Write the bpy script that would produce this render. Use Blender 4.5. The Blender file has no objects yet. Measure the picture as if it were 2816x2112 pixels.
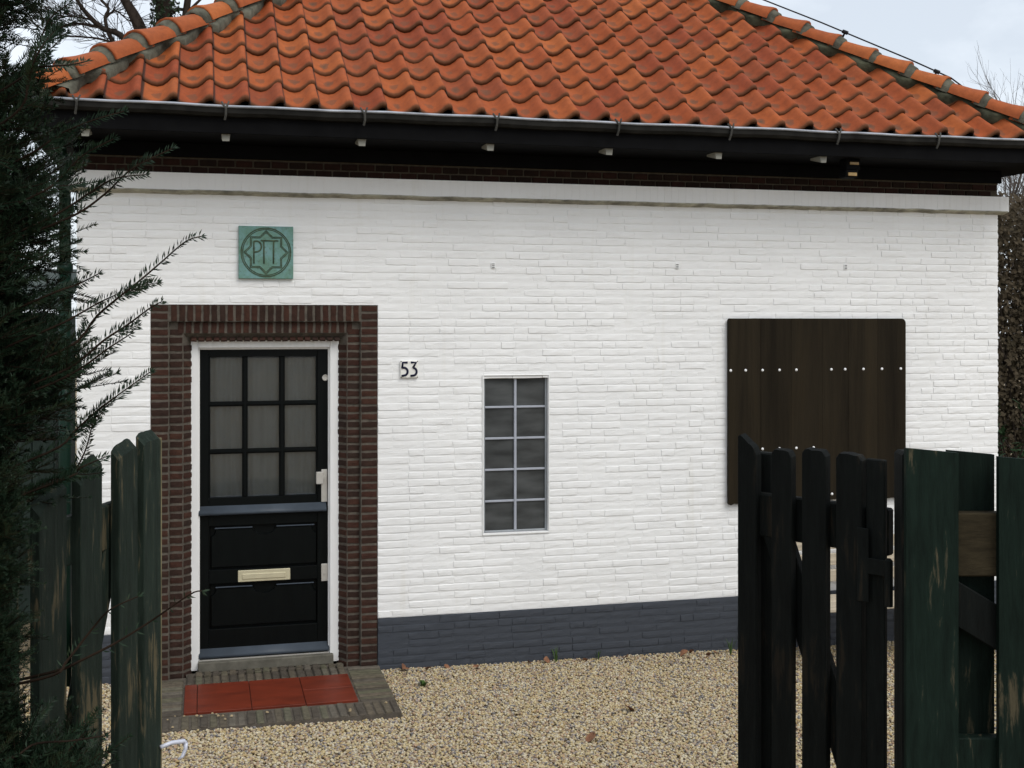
import bpy, bmesh, math, random
import numpy as np
from mathutils import Vector, Matrix, Euler, noise as mnoise

R = math.radians
random.seed(53)
scene = bpy.context.scene
col = scene.collection

# ------------------------------------------------------------------ camera, sky, sun, exposure
YAW = 14.368
cam_data = bpy.data.cameras.new('camera')
cam = bpy.data.objects.new('camera', cam_data)
col.objects.link(cam)
cam.location = (0.77, -8.0, 2.335)
cam.rotation_euler = (R(90), 0, R(-YAW))
cam_data.sensor_width = 36.0
cam_data.lens = 42.31
cam_data.shift_y = -0.0617
cam_data.clip_start = 0.05
cam_data.clip_end = 2000
scene.camera = cam

SUN_ELEV, SUN_AZ = 48.0, 150.0          # azimuth measured clockwise from +Y (the sun stands behind the camera, to its right)
world = bpy.data.worlds.new('World')
scene.world = world
world.use_nodes = True
wn, wl = world.node_tree.nodes, world.node_tree.links
wn.clear()
w_out = wn.new('ShaderNodeOutputWorld')
w_bg = wn.new('ShaderNodeBackground')
w_bg.inputs['Strength'].default_value = 0.09
sky = wn.new('ShaderNodeTexSky')
sky.sky_type = 'NISHITA'
sky.sun_disc = False
sky.sun_elevation = R(SUN_ELEV)
sky.sun_rotation = R(SUN_AZ)
sky.air_density = 1.0
sky.dust_density = 2.0
tc = wn.new('ShaderNodeTexCoord')
mp = wn.new('ShaderNodeMapping')
mp.inputs['Scale'].default_value = (1.0, 1.0, 1.9)
nz = wn.new('ShaderNodeTexNoise')
nz.inputs['Scale'].default_value = 2.6
nz.inputs['Detail'].default_value = 7
nz.inputs['Roughness'].default_value = 0.55
rmp = wn.new('ShaderNodeValToRGB')
rmp.color_ramp.elements[0].position = 0.38
rmp.color_ramp.elements[0].color = (0.56, 0.56, 0.56, 1)
rmp.color_ramp.elements[1].position = 0.60
rmp.color_ramp.elements[1].color = (0.96, 0.96, 0.96, 1)
mixc = wn.new('ShaderNodeMix')
mixc.data_type = 'RGBA'
mixc.inputs[7].default_value = (11.2, 11.9, 12.7, 1)      # bright overcast cloud
wl.new(tc.outputs['Generated'], mp.inputs['Vector'])
wl.new(mp.outputs['Vector'], nz.inputs['Vector'])
wl.new(nz.outputs['Fac'], rmp.inputs['Fac'])
wl.new(rmp.outputs['Color'], mixc.inputs[0])
wl.new(sky.outputs['Color'], mixc.inputs[6])
wl.new(mixc.outputs[2], w_bg.inputs['Color'])
wl.new(w_bg.outputs['Background'], w_out.inputs['Surface'])

sun_data = bpy.data.lights.new('sun', 'SUN')
sun_data.energy = 1.5
sun_data.angle = R(35)
sun_data.color = (1.0, 0.96, 0.90)
sun = bpy.data.objects.new('sun', sun_data)
col.objects.link(sun)
sd = Vector((math.sin(R(SUN_AZ)) * math.cos(R(SUN_ELEV)), math.cos(R(SUN_AZ)) * math.cos(R(SUN_ELEV)), math.sin(R(SUN_ELEV))))
sun.rotation_euler = sd.to_track_quat('Z', 'Y').to_euler()
sun.location = (3, -10, 12)

vs = scene.view_settings
vs.view_transform = 'Standard'
vs.look = 'None'
vs.exposure = 0.15
vs.gamma = 1.0
vs.use_curve_mapping = False
scene.cycles.max_bounces = 6
scene.cycles.diffuse_bounces = 3
scene.cycles.use_denoising = True

# ------------------------------------------------------------------ helpers
class MB:
    """collects faces; build() links them as one mesh object"""
    def __init__(s):
        s.v, s.f, s.m, s.uv = [], [], [], None
    def face(s, pts, mi=0):
        n = len(s.v)
        s.v.extend([tuple(p) for p in pts])
        s.f.append(tuple(range(n, n + len(pts))))
        s.m.append(mi)
    def poly(s, verts, faces, mi=0):
        n = len(s.v)
        s.v.extend([tuple(p) for p in verts])
        for f in faces:
            s.f.append(tuple(n + i for i in f))
            s.m.append(mi)
    def box(s, x0, x1, y0, y1, z0, z1, mi=0):
        s.poly([(x0, y0, z0), (x1, y0, z0), (x1, y1, z0), (x0, y1, z0), (x0, y0, z1), (x1, y0, z1), (x1, y1, z1), (x0, y1, z1)],
               [(0, 3, 2, 1), (4, 5, 6, 7), (0, 1, 5, 4), (1, 2, 6, 5), (2, 3, 7, 6), (3, 0, 4, 7)], mi)
    def bbox(s, x0, x1, y0, y1, z0, z1, b=0.003, mi=0, mat=None):
        """box with chamfered edges"""
        X, Y, Z = (x0, x1), (y0, y1), (z0, z1)
        vs_, idx = [], {}
        for i in (0, 1):
            for j in (0, 1):
                for k in (0, 1):
                    sx, sy, sz = (1, -1)[i], (1, -1)[j], (1, -1)[k]
                    for a in range(3):
                        p = [X[i] + sx * b, Y[j] + sy * b, Z[k] + sz * b]
                        p[a] = (X[i], Y[j], Z[k])[a]
                        idx[(i, j, k, a)] = len(vs_)
                        vs_.append(tuple(p))
        fs = []
        for a in range(3):
            o1, o2 = (a + 1) % 3, (a + 2) % 3
            for e in (0, 1):
                q = []
                for (c1, c2) in ((0, 0), (1, 0), (1, 1), (0, 1)):
                    c = [0, 0, 0]; c[a] = e; c[o1] = c1; c[o2] = c2
                    q.append(idx[(c[0], c[1], c[2], a)])
                fs.append(tuple(q if e else q[::-1]))
        for a in range(3):
            o1, o2 = (a + 1) % 3, (a + 2) % 3
            for c1 in (0, 1):
                for c2 in (0, 1):
                    q = []
                    for e, fa in ((0, o1), (1, o1), (1, o2), (0, o2)):
                        c = [0, 0, 0]; c[a] = e; c[o1] = c1; c[o2] = c2
                        q.append(idx[(c[0], c[1], c[2], fa)])
                    fs.append(tuple(q) if (c1 == c2) == True else tuple(q[::-1]))
        for i in (0, 1):
            for j in (0, 1):
                for k in (0, 1):
                    q = [idx[(i, j, k, a)] for a in range(3)]
                    fs.append(tuple(q) if (i + j + k) % 2 else tuple(q[::-1]))
        if mat is not None:
            vs_ = [tuple(mat @ Vector(p)) for p in vs_]
        s.poly(vs_, fs, mi)
    def tube(s, pts, r, seg=6, mi=0, cap=True):
        pts = [Vector(p) for p in pts]
        rr = r if isinstance(r, (list, tuple)) else [r] * len(pts)
        n0 = len(s.v)
        up = None
        for i, p in enumerate(pts):
            d = (pts[min(i + 1, len(pts) - 1)] - pts[max(i - 1, 0)])
            if d.length < 1e-9: d = Vector((0, 0, 1))
            d.normalize()
            if up is None:
                up = d.orthogonal().normalized()
            else:
                up = (up - d * up.dot(d))
                up = up.normalized() if up.length > 1e-6 else d.orthogonal().normalized()
            w = d.cross(up)
            for k in range(seg):
                a = 2 * math.pi * k / seg
                s.v.append(tuple(p + (up * math.cos(a) + w * math.sin(a)) * rr[i]))
        for i in range(len(pts) - 1):
            for k in range(seg):
                a, b = n0 + i * seg + k, n0 + i * seg + (k + 1) % seg
                s.f.append((a, b, b + seg, a + seg)); s.m.append(mi)
        if cap:
            s.f.append(tuple(n0 + k for k in range(seg))[::-1]); s.m.append(mi)
            e = n0 + (len(pts) - 1) * seg
            s.f.append(tuple(e + k for k in range(seg))); s.m.append(mi)
    def cyl(s, c, axis, r, h, seg=16, mi=0):
        c, axis = Vector(c), Vector(axis).normalized()
        s.tube([c, c + axis * h], r, seg, mi)
    def prism(s, outline, y0, y1, mi=0):
        """outline in (x,z), extruded from y0 (front) to y1 (back)"""
        n = len(outline)
        vs_ = [(x, y0, z) for x, z in outline] + [(x, y1, z) for x, z in outline]
        fs = [tuple(range(n)), tuple(range(2 * n - 1, n - 1, -1))]
        for i in range(n):
            j = (i + 1) % n
            fs.append((j, i, n + i, n + j))
        s.poly(vs_, fs, mi)
    def dome(s, c, r, h, seg=12, rings=4, mi=0):
        """dome bulging to -y"""
        n0 = len(s.v)
        for i in range(rings):
            a = math.pi / 2 * i / rings
            for k in range(seg):
                b = 2 * math.pi * k / seg
                s.v.append((c[0] + r * math.cos(a) * math.cos(b), c[1] - h * math.sin(a), c[2] + r * math.cos(a) * math.sin(b)))
        s.v.append((c[0], c[1] - h, c[2]))
        t = len(s.v) - 1
        for i in range(rings - 1):
            for k in range(seg):
                a, b = n0 + i * seg + k, n0 + i * seg + (k + 1) % seg
                s.f.append((a, b, b + seg, a + seg)); s.m.append(mi)
        for k in range(seg):
            s.f.append((n0 + (rings - 1) * seg + k, n0 + (rings - 1) * seg + (k + 1) % seg, t)); s.m.append(mi)
    def mesh(s, name, mats, smooth=False):
        me = bpy.data.meshes.new(name)
        me.from_pydata(s.v, [], s.f)
        for m in (mats if isinstance(mats, (list, tuple)) else [mats]):
            me.materials.append(m)
        if any(s.m):
            me.polygons.foreach_set('material_index', s.m)
        if smooth:
            me.polygons.foreach_set('use_smooth', [True] * len(s.f))
        me.update()
        return me
    def build(s, name, mats, parent=None, smooth=False, kind=None):
        return link(name, s.mesh(name, mats, smooth), parent, kind)

def link(name, me, parent=None, kind=None):
    o = bpy.data.objects.new(name, me)
    col.objects.link(o)
    if parent is not None:
        o.parent = parent
    if kind:
        o['kind'] = kind
    return o

def empty(name, loc, label, cat, group=None):
    o = bpy.data.objects.new(name, None)
    o.empty_display_size = 0.1
    col.objects.link(o)
    o.location = loc
    return tag(o, label, cat, group)

def tag(o, label, cat, group=None):
    o['label'] = label
    o['category'] = cat
    if group:
        o['group'] = group
    return o

def child(o, parent):
    """parent while keeping world coordinates of the mesh"""
    o.parent = parent
    o.matrix_parent_inverse = Matrix.Translation(parent.location).inverted() if parent.rotation_euler == Euler((0, 0, 0)) else parent.matrix_basis.inverted()
    return o

def rnd(a, b):
    return random.uniform(a, b)

# ------------------------------------------------------------------ materials
def new_mat(name):
    m = bpy.data.materials.new(name)
    m.use_nodes = True
    nt = m.node_tree
    return m, nt.nodes, nt.links, nt.nodes['Principled BSDF']

def N(ns, t, **kw):
    n = ns.new(t)
    for k, v in kw.items():
        setattr(n, k, v)
    return n

def coords(ns, ls, mode, scale):
    if mode == 'world':
        g = ns.new('ShaderNodeNewGeometry'); o = g.outputs['Position']
    elif mode == 'uv':
        g = ns.new('ShaderNodeTexCoord'); o = g.outputs['UV']
    else:
        g = ns.new('ShaderNodeTexCoord'); o = g.outputs['Object']
    mpn = ns.new('ShaderNodeMapping')
    mpn.inputs['Scale'].default_value = scale
    ls.new(o, mpn.inputs['Vector'])
    return mpn.outputs['Vector']

def noise_(ns, ls, vec, scale=1.0, detail=4, rough=0.55, dist=0.0):
    n = ns.new('ShaderNodeTexNoise')
    n.inputs['Scale'].default_value = scale
    n.inputs['Detail'].default_value = detail
    n.inputs['Roughness'].default_value = rough
    n.inputs['Distortion'].default_value = dist
    ls.new(vec, n.inputs['Vector'])
    return n.outputs['Fac']

def ramp_(ns, ls, fac, stops, interp='LINEAR'):
    r = ns.new('ShaderNodeValToRGB')
    cr = r.color_ramp
    cr.interpolation = interp
    while len(cr.elements) < len(stops):
        cr.elements.new(0.5)
    for e, (p, c) in zip(cr.elements, stops):
        e.position = p
        e.color = (c[0], c[1], c[2], 1) if isinstance(c, (tuple, list)) else (c, c, c, 1)
    ls.new(fac, r.inputs['Fac'])
    return r.outputs['Color']

def mix_(ns, ls, fac, a, b, blend='MIX'):
    m = ns.new('ShaderNodeMix')
    m.data_type = 'RGBA'
    m.blend_type = blend
    for sock, val in ((m.inputs[0], fac), (m.inputs[6], a), (m.inputs[7], b)):
        if hasattr(val, 'is_linked') or hasattr(val, 'links'):
            ls.new(val, sock)
        elif isinstance(val, (int, float)):
            sock.default_value = val
        else:
            sock.default_value = (val[0], val[1], val[2], 1)
    return m.outputs[2]

def bump_(ns, ls, b, height, strength, dist, normal=None):
    n = ns.new('ShaderNodeBump')
    n.inputs['Strength'].default_value = strength
    n.inputs['Distance'].default_value = dist
    ls.new(height, n.inputs['Height'])
    if normal is not None:
        ls.new(normal, n.inputs['Normal'])
    if b is not None:
        ls.new(n.outputs['Normal'], b.inputs['Normal'])
    return n.outputs['Normal']

def simple(name, color, rough=0.6, var=0.25, scale=8, bump=0.0, bdist=0.002, mode='world', stretch=(1, 1, 1), metallic=0.0, spec=None, rndvar=0.0):
    if spec is None:
        spec = 0.45 if max(color) > 0.15 else 0.12
    m, ns, ls, b = new_mat(name)
    v = coords(ns, ls, mode, tuple(scale * q for q in stretch))
    f = noise_(ns, ls, v, 1.0, 5, 0.6)
    lo = tuple(c * (1 - var) for c in color)
    hi = tuple(min(1, c * (1 + var)) for c in color)
    c = ramp_(ns, ls, f, [(0.3, lo), (0.7, hi)])
    if rndvar:
        oi = ns.new('ShaderNodeObjectInfo')
        g = ramp_(ns, ls, oi.outputs['Random'], [(0.0, 1 - rndvar), (1.0, 1 + rndvar)])
        c = mix_(ns, ls, 1.0, c, g, 'MULTIPLY')
    ls.new(c, b.inputs['Base Color'])
    b.inputs['Roughness'].default_value = rough
    b.inputs['Metallic'].default_value = metallic
    b.inputs['Specular IOR Level'].default_value = spec
    if bump:
        f2 = noise_(ns, ls, v, 3.0, 6, 0.65)
        bump_(ns, ls, b, f2, bump, bdist)
    return m

def painted_brick(name, color, rough=0.55):
    """thick paint over hand-made brick: long horizontal creases, dimples and a little grime"""
    m, ns, ls, b = new_mat(name)
    v = coords(ns, ls, 'world', (8, 8, 46))
    crease = noise_(ns, ls, v, 1.0, 3, 0.5, 0.9)
    ridge = ramp_(ns, ls, crease, [(0.0, 0.5), (0.455, 0.5), (0.485, 0.0), (0.515, 1.0), (0.56, 0.5), (1.0, 0.5)])
    v3 = coords(ns, ls, 'world', (3.2, 3.2, 9))
    mask = ramp_(ns, ls, noise_(ns, ls, v3, 1.0, 2, 0.5), [(0.49, 0.0), (0.66, 1.0)])
    rm = mix_(ns, ls, mask, (0.5, 0.5, 0.5), ridge)
    v2 = coords(ns, ls, 'world', (30, 30, 60))
    fine = noise_(ns, ls, v2, 1.0, 5, 0.62)
    n1 = bump_(ns, ls, None, rm, 0.38, 0.004)
    bump_(ns, ls, b, fine, 0.24, 0.003, n1)
    v4 = coords(ns, ls, 'world', (1.3, 1.3, 1.0))
    g = noise_(ns, ls, v4, 1.0, 6, 0.6)
    c = ramp_(ns, ls, g, [(0.28, tuple(q * 0.93 for q in color)), (0.62, color)])
    v5 = coords(ns, ls, 'world', (5, 5, 14))
    g2 = ramp_(ns, ls, noise_(ns, ls, v5, 1.0, 6, 0.7), [(0.24, (0.94, 0.93, 0.90)), (0.38, (1, 1, 1))])
    c = mix_(ns, ls, 1.0, c, g2, 'MULTIPLY')
    # faint runs of dirt washed down the wall
    v6 = coords(ns, ls, 'world', (11, 11, 0.7))
    runs = ramp_(ns, ls, noise_(ns, ls, v6, 1.0, 5, 0.6), [(0.58, (1, 1, 1)), (0.78, (0.94, 0.93, 0.90))])
    c = mix_(ns, ls, 1.0, c, runs, 'MULTIPLY')
    ls.new(c, b.inputs['Base Color'])
    b.inputs['Roughness'].default_value = rough
    b.inputs['Specular IOR Level'].default_value = 0.35
    return m

M = {}
M['white_brick'] = painted_brick('white_brick_paint', (0.82, 0.82, 0.812))
M['plinth'] = painted_brick('plinth_paint', (0.046, 0.053, 0.066), 0.6)
M['white_wood'] = simple('white_door_frame_paint', (0.76, 0.76, 0.75), 0.4, 0.04, 6, 0.1, 0.001, stretch=(6, 6, 1))
M['black_wood'] = simple('black_board_paint', (0.0045, 0.0045, 0.005), 0.7, 0.3, 6, 0.1, 0.001, spec=0.05)
M['door'] = simple('black_door_paint', (0.0032, 0.0042, 0.0042), 0.35, 0.2, 6, 0.06, 0.001, stretch=(8, 8, 1), spec=0.10)
M['door_sill'] = simple('blue_grey_weatherboard', (0.055, 0.068, 0.085), 0.35, 0.15, 6)
M['mortar'] = simple('surround_mortar', (0.096, 0.083, 0.068), 0.95, 0.3, 26, 0.5, 0.003)
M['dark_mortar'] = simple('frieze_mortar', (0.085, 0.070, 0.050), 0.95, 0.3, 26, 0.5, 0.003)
M['cement'] = simple('hip_cement', (0.098, 0.096, 0.074), 0.95, 0.6, 9, 0.9, 0.008)
M['mossy_cement'] = simple('mossy_hip_cement', (0.055, 0.056, 0.036), 0.95, 0.65, 7, 0.9, 0.008)
M['stone'] = simple('stone_sill', (0.115, 0.108, 0.088), 0.85, 0.3, 14, 0.4, 0.002)
M['zinc'] = simple('zinc', (0.30, 0.32, 0.36), 0.5, 0.45, 5, 0.1, 0.001, metallic=0.2)
M['dark_zinc'] = simple('dark_zinc', (0.06, 0.058, 0.052), 0.6, 0.5, 9, metallic=0.0)
M['gutter_body'] = simple('tarnished_zinc', (0.014, 0.0135, 0.012), 0.6, 0.6, 7, metallic=0.0)
M['bracket'] = simple('bracket_paint', (0.24, 0.235, 0.20), 0.6, 0.2, 9)
M['brass'] = simple('pale_brass', (0.60, 0.55, 0.38), 0.38, 0.1, 9, metallic=0.35)
M['steel'] = simple('satin_steel', (0.58, 0.56, 0.52), 0.35, 0.1, 9, metallic=0.5)
M['steel_frame'] = simple('window_steel', (0.30, 0.32, 0.34), 0.4, 0.15, 9)
M['copper'] = None
M['enamel'] = simple('cream_enamel', (0.78, 0.77, 0.72), 0.3, 0.05, 9)
M['navy'] = simple('navy_enamel', (0.012, 0.014, 0.035), 0.3, 0.1, 9)
M['black_metal'] = simple('black_metal', (0.012, 0.012, 0.014), 0.5, 0.3, 9)
M['amber'] = simple('amber_lens', (0.34, 0.22, 0.085), 0.35, 0.2, 30)
M['green_pipe'] = simple('green_pipe_paint', (0.006, 0.022, 0.014), 0.35, 0.2, 6)
M['bark'] = simple('dark_bark', (0.030, 0.023, 0.018), 0.9, 0.4, 20, 0.7, 0.006, stretch=(1, 1, 0.3))
M['yew_bark'] = simple('yew_bark', (0.018, 0.011, 0.007), 0.9, 0.4, 20, 0.6, 0.004)
M['bench_wood'] = simple('weathered_teak', (0.42, 0.36, 0.27), 0.8, 0.25, 7, 0.3, 0.002, stretch=(1, 8, 8))
M['shed_wood'] = simple('shed_boards', (0.035, 0.05, 0.042), 0.7, 0.3, 6, 0.2, 0.002, stretch=(6, 6, 1))
M['felt'] = simple('shed_roof_felt', (0.10, 0.12, 0.11), 0.9, 0.3, 12, 0.3, 0.002)
M['bolt'] = simple('pale_galvanised', (0.52, 0.54, 0.62), 0.45, 0.1, 9, metallic=0.2)

def brick_mat(name, tones, rough=0.9, grime=0.5):
    m, ns, ls, b = new_mat(name)
    oi = ns.new('ShaderNodeObjectInfo')
    stops = [((i + 0.02) / len(tones), t) for i, t in enumerate(tones)]
    c = ramp_(ns, ls, oi.outputs['Random'], stops, 'LINEAR')
    v = coords(ns, ls, 'world', (22, 22, 22))
    f = noise_(ns, ls, v, 1.0, 6, 0.65)
    g = ramp_(ns, ls, f, [(0.25, (0.45, 0.42, 0.40)), (0.6, (1.1, 1.05, 1.0))])
    c = mix_(ns, ls, grime + 0.3, c, g, 'MULTIPLY')
    ls.new(c, b.inputs['Base Color'])
    b.inputs['Roughness'].default_value = rough
    b.inputs['Specular IOR Level'].default_value = 0.2
    f2 = noise_(ns, ls, v, 4.0, 5, 0.7)
    bump_(ns, ls, b, f2, 0.7, 0.004)
    return m

M['red_brick'] = brick_mat('surround_brick', [(0.036, 0.0190, 0.0135), (0.050, 0.0215, 0.0150), (0.029, 0.0185, 0.0145), (0.043, 0.0190, 0.0135), (0.054, 0.0250, 0.0170), (0.031, 0.0170, 0.0130)])
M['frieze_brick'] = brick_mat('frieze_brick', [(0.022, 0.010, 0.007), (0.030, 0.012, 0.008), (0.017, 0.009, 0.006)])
M['step_brick'] = brick_mat('mossy_step_brick', [(0.085, 0.078, 0.058), (0.115, 0.098, 0.075), (0.10, 0.100, 0.068), (0.13, 0.12, 0.10), (0.075, 0.066, 0.054)], grime=0.6)

def tile_mat(name, tones, patch=True):
    m, ns, ls, b = new_mat(name)
    oi = ns.new('ShaderNodeObjectInfo')
    stops = [((i + 0.02) / len(tones), t) for i, t in enumerate(tones)]
    c = ramp_(ns, ls, oi.outputs['Random'], stops)
    v = coords(ns, ls, 'world', (16, 16, 16))
    f = noise_(ns, ls, v, 1.0, 6, 0.68)
    g = ramp_(ns, ls, f, [(0.22, (0.62, 0.60, 0.60)), (0.62, (1.08, 1.06, 1.0))])
    c = mix_(ns, ls, 0.85, c, g, 'MULTIPLY')
    if patch:
        # weathered, lichen-darkened trough: a stain in the tile's own UV space
        uvn = ns.new('ShaderNodeTexCoord')
        sep = ns.new('ShaderNodeSeparateXYZ')
        ls.new(uvn.outputs['UV'], sep.inputs[0])
        du = ns.new('ShaderNodeMath'); du.operation = 'SUBTRACT'; du.inputs[1].default_value = 0.43
        ls.new(sep.outputs[0], du.inputs[0])
        dv = ns.new('ShaderNodeMath'); dv.operation = 'SUBTRACT'; dv.inputs[1].default_value = 0.46
        ls.new(sep.outputs[1], dv.inputs[0])
        cmb = ns.new('ShaderNodeCombineXYZ')
        su = ns.new('ShaderNodeMath'); su.operation = 'MULTIPLY'; su.inputs[1].default_value = 2.6
        sv = ns.new('ShaderNodeMath'); sv.operation = 'MULTIPLY'; sv.inputs[1].default_value = 2.1
        ls.new(du.outputs[0], su.inputs[0]); ls.new(dv.outputs[0], sv.inputs[0])
        ls.new(su.outputs[0], cmb.inputs[0]); ls.new(sv.outputs[0], cmb.inputs[1])
        ln = ns.new('ShaderNodeVectorMath'); ln.operation = 'LENGTH'
        ls.new(cmb.outputs[0], ln.inputs[0])
        v2 = coords(ns, ls, 'world', (9, 9, 9))
        f3 = noise_(ns, ls, v2, 1.0, 5, 0.65)
        wob = ns.new('ShaderNodeMath'); wob.operation = 'MULTIPLY_ADD'
        wob.inputs[1].default_value = 1.25
        ls.new(f3, wob.inputs[0]); ls.new(ln.outputs['Value'], wob.inputs[2])
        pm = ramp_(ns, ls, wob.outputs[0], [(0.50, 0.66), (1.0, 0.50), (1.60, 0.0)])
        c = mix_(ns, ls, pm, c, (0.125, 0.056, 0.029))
        # soot and lichen on some tiles only, different place on each
        r2 = ns.new('ShaderNodeMath'); r2.operation = 'MULTIPLY'; r2.inputs[1].default_value = 53.7
        fr = ns.new('ShaderNodeMath'); fr.operation = 'FRACT'
        ls.new(oi.outputs['Random'], r2.inputs[0]); ls.new(r2.outputs[0], fr.inputs[0])
        on = ramp_(ns, ls, fr.outputs[0], [(0.55, 0.0), (0.95, 1.0)])
        core = ramp_(ns, ls, wob.outputs[0], [(0.50, 0.75), (1.20, 0.0)])
        mm = mix_(ns, ls, 1.0, on, core, 'MULTIPLY')
        c = mix_(ns, ls, mm, c, (0.040, 0.044, 0.030))
        # browner lip at the lower edge, its shadow put into the colour
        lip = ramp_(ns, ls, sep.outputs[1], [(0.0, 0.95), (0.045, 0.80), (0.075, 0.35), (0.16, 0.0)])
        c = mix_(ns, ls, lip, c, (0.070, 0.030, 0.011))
        # shadow line of the joint beside the neighbour's roll, painted into the colour
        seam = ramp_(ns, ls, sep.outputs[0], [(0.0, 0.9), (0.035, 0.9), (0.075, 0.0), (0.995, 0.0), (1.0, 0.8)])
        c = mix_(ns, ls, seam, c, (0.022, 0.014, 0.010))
    v6 = coords(ns, ls, 'world', (2.2, 2.2, 2.2))
    moss = ramp_(ns, ls, noise_(ns, ls, v6, 1.0, 7, 0.75), [(0.66, 0.0), (0.74, 0.75)])
    c = mix_(ns, ls, moss, c, (0.055, 0.055, 0.022))
    ls.new(c, b.inputs['Base Color'])
    b.inputs['Roughness'].default_value = 0.78
    b.inputs['Specular IOR Level'].default_value = 0.25
    v7 = coords(ns, ls, 'world', (60, 60, 60))
    bump_(ns, ls, b, noise_(ns, ls, v7, 1.0, 5, 0.6), 0.5, 0.003)
    return m

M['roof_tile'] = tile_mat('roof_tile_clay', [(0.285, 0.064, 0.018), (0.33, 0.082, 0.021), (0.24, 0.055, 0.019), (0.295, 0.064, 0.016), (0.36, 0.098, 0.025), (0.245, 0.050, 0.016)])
M['hip_tile'] = tile_mat('hip_tile_clay', [(0.33, 0.090, 0.025), (0.38, 0.110, 0.030), (0.30, 0.076, 0.022)], patch=False)
M['red_tile'] = simple('red_floor_tile', (0.128, 0.019, 0.0065), 0.5, 0.30, 5, 0.15, 0.002, stretch=(1, 2.5, 2.5), spec=0.3)

def copper_mat():
    m, ns, ls, b = new_mat('verdigris_bronze')
    v = coords(ns, ls, 'world', (9, 9, 9))
    f = noise_(ns, ls, v, 1.0, 6, 0.7)
    c = ramp_(ns, ls, f, [(0.25, (0.085, 0.150, 0.080)), (0.45, (0.120, 0.245, 0.195)), (0.62, (0.16, 0.31, 0.31)), (0.75, (0.14, 0.17, 0.09))])
    v2 = coords(ns, ls, 'world', (40, 40, 40))
    c = mix_(ns, ls, ramp_(ns, ls, noise_(ns, ls, v2, 1.0, 5, 0.7), [(0.55, 0.0), (0.72, 0.6)]), c, (0.045, 0.035, 0.018))
    ls.new(c, b.inputs['Base Color'])
    b.inputs['Roughness'].default_value = 0.65
    b.inputs['Metallic'].default_value = 0.1
    bump_(ns, ls, b, noise_(ns, ls, v2, 1.0, 5, 0.6), 0.5, 0.002)
    return m
M['copper'] = copper_mat()
M['copper_dark'] = simple('aged_bronze_relief', (0.070, 0.095, 0.058), 0.6, 0.5, 30, 0.4, 0.002, metallic=0.1)

def pane_mat(name, color, rough=0.12, spec=0.5):
    m, ns, ls, b = new_mat(name)
    v = coords(ns, ls, 'world', (4, 4, 13))
    f = noise_(ns, ls, v, 1.0, 3, 0.5)
    oi = ns.new('ShaderNodeObjectInfo')
    c = ramp_(ns, ls, f, [(0.3, tuple(q * 0.60 for q in color)), (0.7, tuple(q * 1.45 for q in color))])  # streaks stand for cloud reflections, put into the colour
    c = mix_(ns, ls, 1.0, c, ramp_(ns, ls, oi.outputs['Random'], [(0.0, 0.85), (1.0, 1.2)]), 'MULTIPLY')
    ls.new(c, b.inputs['Base Color'])
    b.inputs['Roughness'].default_value = rough
    b.inputs['Specular IOR Level'].default_value = spec
    b.inputs['Coat Weight'].default_value = 0.12
    b.inputs['Coat Roughness'].default_value = 0.03
    return m
M['door_pane'] = pane_mat('curtained_glass', (0.083, 0.083, 0.084), 0.3, 0.2)
def glass_mat():
    m = bpy.data.materials.new('clear_pane')
    m.use_nodes = True
    ns, ls = m.node_tree.nodes, m.node_tree.links
    ns.clear()
    out = ns.new('ShaderNodeOutputMaterial')
    mx = ns.new('ShaderNodeMixShader')
    tr = ns.new('ShaderNodeBsdfTransparent'); tr.inputs['Color'].default_value = (0.90, 0.92, 0.91, 1)
    gl = ns.new('ShaderNodeBsdfGlossy'); gl.inputs['Roughness'].default_value = 0.03
    fr = ns.new('ShaderNodeFresnel'); fr.inputs['IOR'].default_value = 1.65
    v = coords(ns, ls, 'world', (7, 7, 4))
    bp = ns.new('ShaderNodeBump'); bp.inputs['Strength'].default_value = 0.12; bp.inputs['Distance'].default_value = 0.01
    ls.new(noise_(ns, ls, v, 1.0, 2, 0.5), bp.inputs['Height'])
    ls.new(bp.outputs['Normal'], gl.inputs['Normal'])
    ls.new(fr.outputs['Fac'], mx.inputs[0]); ls.new(tr.outputs[0], mx.inputs[1]); ls.new(gl.outputs[0], mx.inputs[2])
    ls.new(mx.outputs[0], out.inputs['Surface'])
    return m
M['glass'] = glass_mat()
M['curtain'] = simple('grey_net_curtain', (0.30, 0.315, 0.335), 0.95, 0.06, 5, 0.2, 0.002, stretch=(5, 1, 1), spec=0.1)
M['window_pane'] = pane_mat('dark_obscured_glass', (0.055, 0.058, 0.058), 0.3, 0.2)

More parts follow.
